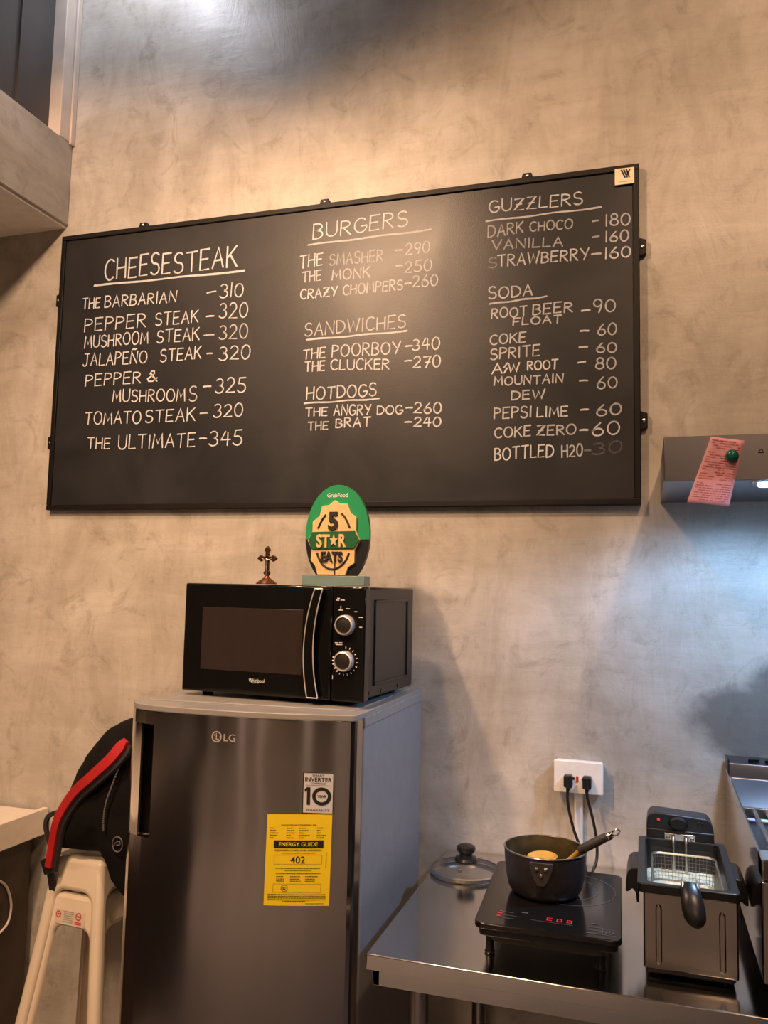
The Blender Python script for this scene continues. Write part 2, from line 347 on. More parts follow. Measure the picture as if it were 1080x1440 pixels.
class MB:
    """collects shapes in world coordinates; build() links them as one mesh object"""
    def __init__(self, xf=None):
        self.v = []; self.f = []; self.xf = xf
    def add(self, verts, faces):
        n = len(self.v)
        self.v += [Vector(p) for p in verts]
        self.f += [tuple(i + n for i in f) for f in faces]
        return self
    def box(self, x0, x1, y0, y1, z0, z1, m=None):
        vs = [Vector((x, y, z)) for z in (z0, z1) for y in (y0, y1) for x in (x0, x1)]
        if m: vs = [m @ p for p in vs]
        return self.add(vs, [(0, 2, 3, 1), (4, 5, 7, 6), (0, 1, 5, 4), (2, 6, 7, 3), (0, 4, 6, 2), (1, 3, 7, 5)])
    def prism(self, pts, axis, a, b):
        """outline in the plane across `axis`, pushed from a to b; axis x: (y,z), y: (x,z), z: (x,y)"""
        def P(p, t):
            return {'x': (t, p[0], p[1]), 'y': (p[0], t, p[1]), 'z': (p[0], p[1], t)}[axis]
        n = len(pts)
        vs = [P(p, a) for p in pts] + [P(p, b) for p in pts]
        fs = [tuple(range(n - 1, -1, -1)), tuple(range(n, 2 * n))]
        fs += [(i, (i + 1) % n, (i + 1) % n + n, i + n) for i in range(n)]
        return self.add(vs, fs)
    def tube(self, path, r, n=10, closed=False, flat=1.0):
        path = [Vector(p) for p in path]; m = len(path)
        rr = r if isinstance(r, (list, tuple)) else [r] * m
        vs = []; up = None
        for i, p in enumerate(path):
            a = path[i - 1] if (i > 0 or closed) else p
            b = path[(i + 1) % m] if (i < m - 1 or closed) else p
            t = (b - a).normalized()
            if up is None:
                up = t.orthogonal().normalized()
            up = (up - t * up.dot(t)); up = up.normalized() if up.length > 1e-6 else t.orthogonal().normalized()
            s = t.cross(up)
            vs += [p + (up * cos(2 * pi * k / n) * flat + s * sin(2 * pi * k / n)) * rr[i] for k in range(n)]
        fs = []
        for i in range(m if closed else m - 1):
            j = (i + 1) % m
            fs += [(i * n + k, i * n + (k + 1) % n, j * n + (k + 1) % n, j * n + k) for k in range(n)]
        if not closed:
            fs += [tuple(range(n - 1, -1, -1)), tuple(range((m - 1) * n, m * n))]
        return self.add(vs, fs)
    def lathe(self, prof, cx, cy, n=48, mtx=None, caps=True):
        vs = []; fs = []; m = len(prof)
        for (r, z) in prof:
            vs += [Vector((r * cos(2 * pi * k / n), r * sin(2 * pi * k / n), z)) for k in range(n)]
        for i in range(m - 1):
            fs += [(i * n + k, i * n + (k + 1) % n, (i + 1) * n + (k + 1) % n, (i + 1) * n + k) for k in range(n)]
        if caps and prof[0][0] > 1e-6: fs.append(tuple(range(n - 1, -1, -1)))
        if caps and prof[-1][0] > 1e-6: fs.append(tuple(range((m - 1) * n, m * n)))
        if mtx: vs = [mtx @ p for p in vs]
        else: vs = [p + Vector((cx, cy, 0)) for p in vs]
        return self.add(vs, fs)
    def ball(self, c, rx, ry, rz, n=20):
        prof = [(sin(pi * i / n), -cos(pi * i / n)) for i in range(n + 1)]
        m = Matrix.Translation(c) @ Matrix.Diagonal((rx, ry, rz, 1))
        prof[0] = (1e-4, -1); prof[-1] = (1e-4, 1)
        return self.lathe(prof, 0, 0, 2 * n, m)
    def sheet(self, pts, off=Vector((0, 0, 0))):
        vs = [Vector(p) + off for p in pts]
        return self.add(vs, [tuple(range(len(vs)))])
    def build(self, name, m, parent=None, bevel=0.0, seg=2, smooth=True, origin=None, ang=40, xf=None, weld=False):
        xf = xf or self.xf
        vs = [xf @ p for p in self.v] if xf else self.v
        if origin is None:
            lo = Vector([min(p[i] for p in vs) for i in range(3)]); hi = Vector([max(p[i] for p in vs) for i in range(3)])
            origin = (lo + hi) / 2
        origin = Vector(origin)
        bm = bmesh.new()
        bv = [bm.verts.new(p - origin) for p in vs]
        for f in self.f:
            try: bm.faces.new([bv[i] for i in f])
            except ValueError: pass
        if weld: bmesh.ops.remove_doubles(bm, verts=bm.verts, dist=1e-5)
        bmesh.ops.recalc_face_normals(bm, faces=bm.faces)
        me = bpy.data.meshes.new(name); bm.to_mesh(me); bm.free()
        me.materials.append(m)
        if smooth:
            for p in me.polygons: p.use_smooth = True
            me.set_sharp_from_angle(angle=radians(ang))
        o = bpy.data.objects.new(name, me); COL.objects.link(o)
        WORLD[o] = origin
        if parent:
            o.parent = parent; o.location = origin - WORLD[parent]
        else:
            o.location = origin
        if bevel:
            b = o.modifiers.new('bevel', 'BEVEL'); b.width = bevel; b.segments = seg
            b.limit_method = 'ANGLE'; b.angle_limit = radians(35); b.harden_normals = False
        return o

def arc(cx, cy, rx, ry, a0, a1, n=10):
    return [(cx + rx * cos(radians(a0 + (a1 - a0) * i / n)), cy + ry * sin(radians(a0 + (a1 - a0) * i / n))) for i in range(n + 1)]

def rrect(x0, x1, y0, y1, r, n=5):
    return (arc(x1 - r, y0 + r, r, r, -90, 0, n) + arc(x1 - r, y1 - r, r, r, 0, 90, n) +
            arc(x0 + r, y1 - r, r, r, 90, 180, n) + arc(x0 + r, y0 + r, r, r, 180, 270, n))

def spline(pts, n=6):
    pts = [Vector(p) for p in pts]; out = []
    for i in range(len(pts) - 1):
        p0 = pts[max(i - 1, 0)]; p1 = pts[i]; p2 = pts[i + 1]; p3 = pts[min(i + 2, len(pts) - 1)]
        for k in range(n):
            t = k / n
            out.append(0.5 * ((2 * p1) + (p2 - p0) * t + (2 * p0 - 5 * p1 + 4 * p2 - p3) * t * t + (3 * p1 - p0 - 3 * p2 + p3) * t ** 3))
    out.append(pts[-1]); return out

_TXT = {}
def glyphs(s, bold=0.0):
    """built-in font outlines as flat triangles: (verts, faces), scaled so capitals are 1 high, centred"""
    key = (s, bold)
    if key in _TXT: return _TXT[key]
    c = bpy.data.curves.new('t', 'FONT'); c.body = s; c.size = 1.0; c.offset = bold; c.resolution_u = 4
    o = bpy.data.objects.new('t', c); COL.objects.link(o)
    dg = bpy.context.evaluated_depsgraph_get()
    me = o.evaluated_get(dg).to_mesh()
    vs = [v.co.copy() for v in me.vertices]; fs = [tuple(p.vertices) for p in me.polygons]
    o.evaluated_get(dg).to_mesh_clear()
    bpy.data.objects.remove(o); bpy.data.curves.remove(c)
    x0 = min(v.x for v in vs); x1 = max(v.x for v in vs)
    vs = [((v.x - (x0 + x1) / 2) / 0.7, v.y / 0.7) for v in vs]
    w = (x1 - x0) / 0.7
    _TXT[key] = (vs, fs, w); return _TXT[key]

def text(mb, s, fn, cx, cy, h, width=None, bold=0.0, slant=0.0, angle=0.0):
    """lays a word on a surface: fn maps plane (x, y) to a 3D point"""
    vs, fs, w = glyphs(s, bold)
    sx = h if width is None else width / w
    ca, sa = cos(angle), sin(angle)
    pts = []
    for (x, y) in vs:
        px, py = x * sx + y * h * slant, (y - 0.5) * h
        pts.append(fn(cx + px * ca - py * sa, cy + px * sa + py * ca))
    mb.add(pts, fs); return mb

# ------------------------------------------------------------------ the setting
def struct(o, label=None, cat=None):
    o['kind'] = 'structure'
    if label: o['label'] = label
    if cat: o['category'] = cat
    return o

struct(MB().box(-4.2, 2.4, 0.0, 0.12, -0.02, 4.2).build('wall_back', M_WALL, origin=(0, 0, 0), smooth=False),
       'trowelled cement plaster wall behind the menu board', 'wall')
struct(MB().box(-4.2, 2.4, -4.8, 0.12, -0.08, 0.0).build('floor', M_FLOOR, smooth=False), 'brown floor under the fridge', 'floor')
struct(MB().box(-4.2, 2.4, -4.8, 0.12, 4.2, 4.3).build('ceiling', M_CEIL, smooth=False), 'dark high ceiling above the room', 'ceiling')
struct(MB().box(2.4, 2.5, -4.8, 0.12, 0, 4.2).build('wall_right', M_ROOM, smooth=False), 'brown wall on the right side of the room', 'wall')
struct(MB().box(-4.3, -4.2, -4.8, 0.12, 0, 4.2).build('wall_left', M_ROOM, smooth=False), 'brown wall at the far left', 'wall')
struct(MB().box(-4.3, 2.5, -4.9, -4.8, 0, 4.2).build('wall_rear', M_ROOM, smooth=False), 'brown wall behind the viewer', 'wall')
# plastered beam over the left counter with its white underside
b = MB(); b.box(-2.9, -1.815, -4.8, 0.0, 2.662, 2.942)
struct(b.build('wall_beam', M_WALL2, origin=(0, 0, 0), bevel=0.004), 'plastered beam running forward at the upper left', 'beam')
struct(MB().box(-2.9, -1.822, -4.8, 0.0, 2.655, 2.662).build('ceiling_soffit', M_PAINT, smooth=False), 'pale painted underside of the plastered beam', 'soffit')
# dark glazing standing on the beam
w = MB()
w.box(-1.872, -1.862, -0.212, -0.060, 2.942, 4.2)
w1 = struct(w.build('window_1', M_DARKGLASS, smooth=False), 'dark upper glazing standing on the plastered beam', 'window')
MB().box(-1.880, -1.870, -4.8, -0.212, 2.942, 4.2).build('pane', M_DARKGLASS, w1, smooth=False)
t = MB(); t.box(-1.870, -1.815, -0.066, 0.0, 2.942, 4.2); t.box(-1.815, -1.806, -0.022, 0.0, 2.935, 4.2)
struct(t.build('trim_1', M_TRIM, bevel=0.003), 'pale vertical casing beside the dark upper glazing', 'trim')
# added unseen door, columns and panel behind the viewer, to streak the steel reflections
struct(MB().box(-1.25, -0.45, -4.8, -4.74, 0.0, 2.2).build('reflection_door_1', M_CABINET, bevel=0.004), 'added dark brown door behind the viewer, for steel reflections', 'door')
for i, (x, w_) in enumerate(((-3.3, 0.16), (-2.62, 0.12), (-1.80, 0.07), (-1.36, 0.05), (-0.35, 0.10), (0.45, 0.12))):
    struct(MB().box(x - w_, x + w_, -4.8, -4.70, 0.0, 2.9).build('trim_%d' % (i + 2), M_PAINT, bevel=0.004), 'added pale column on the rear wall, for streaks in steel reflections', 'column')
struct(MB().box(-4.1, -3.5, -4.8, -4.76, 0.0, 1.8).build('reflection_panel', M_BLUEGREY, bevel=0.004), 'added blue grey panel on the rear wall, for steel reflections', 'panel')

# ------------------------------------------------------------------ chalkboard
BX0, BX1, BZ0, BZ1 = -1.815, -0.009, 1.716, 2.616
board = empty('chalkboard', (-0.912, 0.0, 1.716), 'large black menu chalkboard hanging on the plaster wall above the fridge', 'chalkboard')
MB().box(BX0 + 0.006, BX1 - 0.006, -0.020, -0.004, BZ0 + 0.006, BZ1 - 0.006).build('slate_panel', M_SLATE, board, smooth=False)
f = MB()
fw = 0.016
f.box(BX0, BX1, -0.026, -0.002, BZ1 - fw, BZ1); f.box(BX0, BX1, -0.026, -0.002, BZ0, BZ0 + fw)
f.box(BX0, BX0 + fw, -0.026, -0.002, BZ0 + fw, BZ1 - fw); f.box(BX1 - fw, BX1, -0.026, -0.002, BZ0 + fw, BZ1 - fw)
f.build('frame', M_BLACKMETAL, board, bevel=0.002)
def clip(x, z, dx, dz):
    m = MB()
    if dz:      # on the top edge
        m.prism([(x - 0.018, z - 0.004), (x + 0.018, z - 0.004), (x + 0.012, z + 0.018), (x - 0.012, z + 0.018)], 'y', -0.016, -0.001)
        cx, cz = x, z + 0.009
    else:
        s = dx
        m.prism([(x - s * 0.004, z - 0.026), (x - s * 0.004, z + 0.026), (x + s * 0.017, z + 0.019), (x + s * 0.017, z - 0.019)], 'y', -0.016, -0.001)
        cx, cz = x + s * 0.008, z
    o = m.build('clip', M_BLACKMETAL, board, bevel=0.002)
    sm = MB(); sm.lathe([(0.0045, 0), (0.0045, 0.002), (0.002, 0.0035)], 0, 0, 14, Matrix.Translation((cx, -0.016, cz)) @ Matrix.Rotation(pi / 2, 4, 'X'))
    sm.build('screw', M_SCREW, o)
for x in (-1.516, -0.897, -0.302): clip(x, BZ1, 0, 1)
for z in (2.404, 1.934): clip(BX0, z, -1, 0)
for z in (2.392, 1.933): clip(BX1, z, 1, 0)
stk = MB().box(-0.070, -0.021, -0.0275, -0.0262, 2.562, 2.606).build('sticker', M_CARD, board, smooth=False)
e = MB()
for k in range(3):
    x = -0.056 + k * 0.0065
    e.prism([(x, 2.602), (x + 0.0045, 2.602), (x + 0.0140 - k * 0.0012, 2.580), (x + 0.0108 - k * 0.0012, 2.578)], 'y', -0.0282, -0.0276)
e.prism([(-0.0335, 2.602), (-0.0295, 2.602), (-0.0385, 2.584), (-0.0410, 2.588)], 'y', -0.0282, -0.0276)
e.build('emblem', M_BLACKPRINT, stk, smooth=False)
e = MB(); e.box(-0.061, -0.030, -0.0281, -0.0276, 2.5685, 2.5695); e.build('small_print', M_DIMPRINT, stk, smooth=False)

# chalk lettering: one stroke list per capital, on a box 1 high
def _o(w=0.8): return [arc(w / 2, 0.5, w / 2, 0.5, 80, 440, 20)]
FONT = {
 'A': (0.72, [[(0, 0), (0.36, 1), (0.72, 0)], [(0.13, 0.36), (0.62, 0.38)]]),
 'B': (0.62, [[(0, 0), (0.02, 1)], [(0, 0.98)] + arc(0.22, 0.77, 0.34, 0.22, 80, -80, 8) + [(0.06, 0.53)] + arc(0.24, 0.27, 0.38, 0.26, 85, -90, 8) + [(0, 0.01)]]),
 'C': (0.68, [arc(0.40, 0.5, 0.40, 0.5, 48, 312, 16)]),
 'D': (0.72, [[(0.02, 0), (0, 1)], [(0, 0.99)] + arc(0.18, 0.5, 0.54, 0.49, 82, -82, 12) + [(0, 0.0)]]),
 'E': (0.60, [[(0.02, 1), (0, 0), (0.58, 0.02)], [(0.0, 0.99), (0.60, 1.0)], [(0.02, 0.51), (0.50, 0.53)]]),
 'F': (0.60, [[(0.02, 1), (0, 0)], [(0, 0.97), (0.60, 1.0)], [(0.02, 0.5), (0.48, 0.53)]]),
 'G': (0.74, [arc(0.40, 0.5, 0.40, 0.5, 50, 340, 18) + [(0.76, 0.44)], [(0.44, 0.44), (0.80, 0.45)]]),
 'H': (0.68, [[(0, 1), (0.01, 0)], [(0.66, 1), (0.67, 0)], [(0, 0.5), (0.67, 0.54)]]),
 'I': (0.12, [[(0.06, 1), (0.05, 0)]]),
 'J': (0.60, [[(0.12, 1.0), (0.60, 1.0)], [(0.42, 1.0), (0.42, 0.25)] + arc(0.20, 0.22, 0.21, 0.22, 0, -160, 8)]),
 'K': (0.66, [[(0.01, 1), (0, 0)], [(0.62, 1), (0.03, 0.46)], [(0.20, 0.60), (0.66, 0)]]),
 'L': (0.56, [[(0.03, 1), (0, 0.02), (0.56, 0.04)]]),
 'M': (0.86, [[(0, 0), (0.10, 1), (0.43, 0.30), (0.74, 1), (0.86, 0)]]),
 'N': (0.72, [[(0, 0), (0.04, 1), (0.68, 0.02), (0.72, 1)]]),
 'Ñ': (0.72, [[(0, 0), (0.04, 1), (0.68, 0.02), (0.72, 1)], [(0.16, 1.16), (0.30, 1.26), (0.44, 1.16), (0.60, 1.24)]]),
 'O': (0.80, _o(0.80)),
 'P': (0.60, [[(0.02, 1), (0, 0)], [(0, 0.98)] + arc(0.20, 0.74, 0.40, 0.24, 84, -86, 9) + [(0.02, 0.48)]]),
 'R': (0.64, [[(0.02, 1), (0, 0)], [(0, 0.98)] + arc(0.20, 0.76, 0.38, 0.23, 84, -86, 9) + [(0.03, 0.52)], [(0.18, 0.51), (0.64, 0)]]),
 'S': (0.62, [arc(0.32, 0.75, 0.29, 0.25, 35, 265, 11) + arc(0.30, 0.25, 0.32, 0.26, 85, -150, 12)]),
 'T': (0.70, [[(0, 0.98), (0.70, 1.0)], [(0.36, 0.98), (0.35, 0)]]),
 'U': (0.70, [[(0, 1), (0.01, 0.36)] + arc(0.35, 0.34, 0.34, 0.34, 180, 360, 10) + [(0.70, 1)]]),
 'V': (0.72, [[(0, 1), (0.34, 0), (0.74, 1.04)]]),
 'W': (1.0, [[(0, 1), (0.24, 0), (0.50, 0.82), (0.74, 0), (1.02, 1.02)]]),
 'Y': (0.70, [[(0, 1), (0.36, 0.5)], [(0.72, 1.02), (0.30, 0)]]),
 'Z': (0.70, [[(0.02, 0.98), (0.66, 1.0), (0, 0.02), (0.70, 0.03)], [(0.14, 0.50), (0.54, 0.52)]]),
 '&': (0.70, [[(0.70, 0.30), (0.40, 0.02), (0.10, 0.06), (0.02, 0.26), (0.50, 0.72), (0.48, 0.94), (0.28, 0.98), (0.20, 0.80), (0.70, 0.0)]]),
 '~': (0.40, [[(0.36, 1.0), (0.02, 0.55), (0.38, 0.50), (0.08, 0.0)]]),
 '0': (0.66, [arc(0.33, 0.5, 0.33, 0.5, 80, 440, 20)]),
 '1': (0.10, [[(0.06, 1), (0.04, 0)]]),
 '2': (0.64, [arc(0.30, 0.72, 0.28, 0.28, 160, -30, 9) + [(0.0, 0.03), (0.64, 0.03)]]),
 '3': (0.60, [arc(0.26, 0.76, 0.27, 0.24, 145, -80, 9) + arc(0.26, 0.27, 0.33, 0.27, 85, -150, 10)]),
 '4': (0.66, [[(0.30, 1), (0.0, 0.40), (0.66, 0.42)], [(0.48, 0.92), (0.46, 0)]]),
 '5': (0.60, [[(0.58, 1), (0.12, 0.98), (0.06, 0.56)] + arc(0.26, 0.30, 0.33, 0.30, 110, -150, 12)]),
 '6': (0.64, [[(0.46, 1.0), (0.16, 0.62), (0.03, 0.34)] + arc(0.33, 0.28, 0.30, 0.28, 170, -185, 16)]),
 '7': (0.62, [[(0, 0.98), (0.62, 1), (0.26, 0)], [(0.20, 0.48), (0.60, 0.5)]]),
 '8': (0.60, [arc(0.31, 0.76, 0.23, 0.24, -90, 270, 14), arc(0.31, 0.26, 0.30, 0.26, 90, 450, 16)]),
 '9': (0.62, [arc(0.30, 0.72, 0.28, 0.28, 0, 360, 16), [(0.58, 0.78), (0.54, 0.4), (0.40, 0.0)]]),
}
rnd = random.Random(7)
def stroke(mb, pts, w, y):
    """flat chalk ribbon, rounded ends, following points (x, z) on the board"""
    pts = [Vector((p[0], 0, p[1])) for p in pts]; m = len(pts); L = []; R = []
    for i, p in enumerate(pts):
        a = pts[max(i - 1, 0)]; c = pts[min(i + 1, m - 1)]
        t = (c - a); t = t.normalized() if t.length > 1e-9 else Vector((1, 0, 0))
        nrm = Vector((-t.z, 0, t.x)); k = w * rnd.uniform(0.40, 0.56)
        if 0 < i < m - 1:
            t1 = (p - a).normalized(); n1 = Vector((-t1.z, 0, t1.x)); k /= max(0.55, nrm.dot(n1))
        L.append(p + nrm * k); R.append(p - nrm * k)
    t0 = (pts[0] - pts[1]).normalized() * w * 0.4; t1 = (pts[-1] - pts[-2]).normalized() * w * 0.4
    L = [L[0].lerp(R[0], 0.25) + t0] + L + [L[-1].lerp(R[-1], 0.25) + t1]
    R = [R[0].lerp(L[1], 0.25) + t0] + R + [R[-1].lerp(L[-2], 0.25) + t1]
    n = len(L)
    mb.add([(p.x, y, p.z) for p in L + R], [(i, i + 1, n + i + 1, n + i) for i in range(n - 1)])
def write(mb, s, x0, z0, x1, z1, h):
    y = -0.0203
    if s == '-':
        stroke(mb, [(x0, z0), ((x0 + x1) / 2, (z0 + z1) / 2 + 0.0008), (x1, z1)], 0.0050, y); return
    if s == '_':
        n = 12
        stroke(mb, [(x0 + (x1 - x0) * i / n, z0 + (z1 - z0) * i / n + 0.0012 * sin(i * 1.1)) for i in range(n + 1)], max(0.0048, h), y); return
    gap = 0.24
    tot = sum(FONT[c][0] for c in s) + gap * (len(s) - 1)
    sx = (x1 - x0) / tot; cx = 0.0
    w = min(0.0056, max(0.0040, h * 0.085))
    for c in s:
        cw, strokes = FONT[c]
        hh = h * rnd.uniform(0.94, 1.06); dz = rnd.uniform(-0.03, 0.03) * h; sl = rnd.uniform(-0.02, 0.10)
        for st in strokes:
            q = []
            for (u, v) in st:
                X = x0 + (cx + u + sl * (v - 0.5) * 0.5) * sx
                tt = (X - x0) / (x1 - x0) if x1 != x0 else 0
                q.append((X, z0 + (z1 - z0) * tt + v * hh + dz))
            stroke(mb, q, w, y - rnd.uniform(0, 0.0004))
        cx += cw + gap
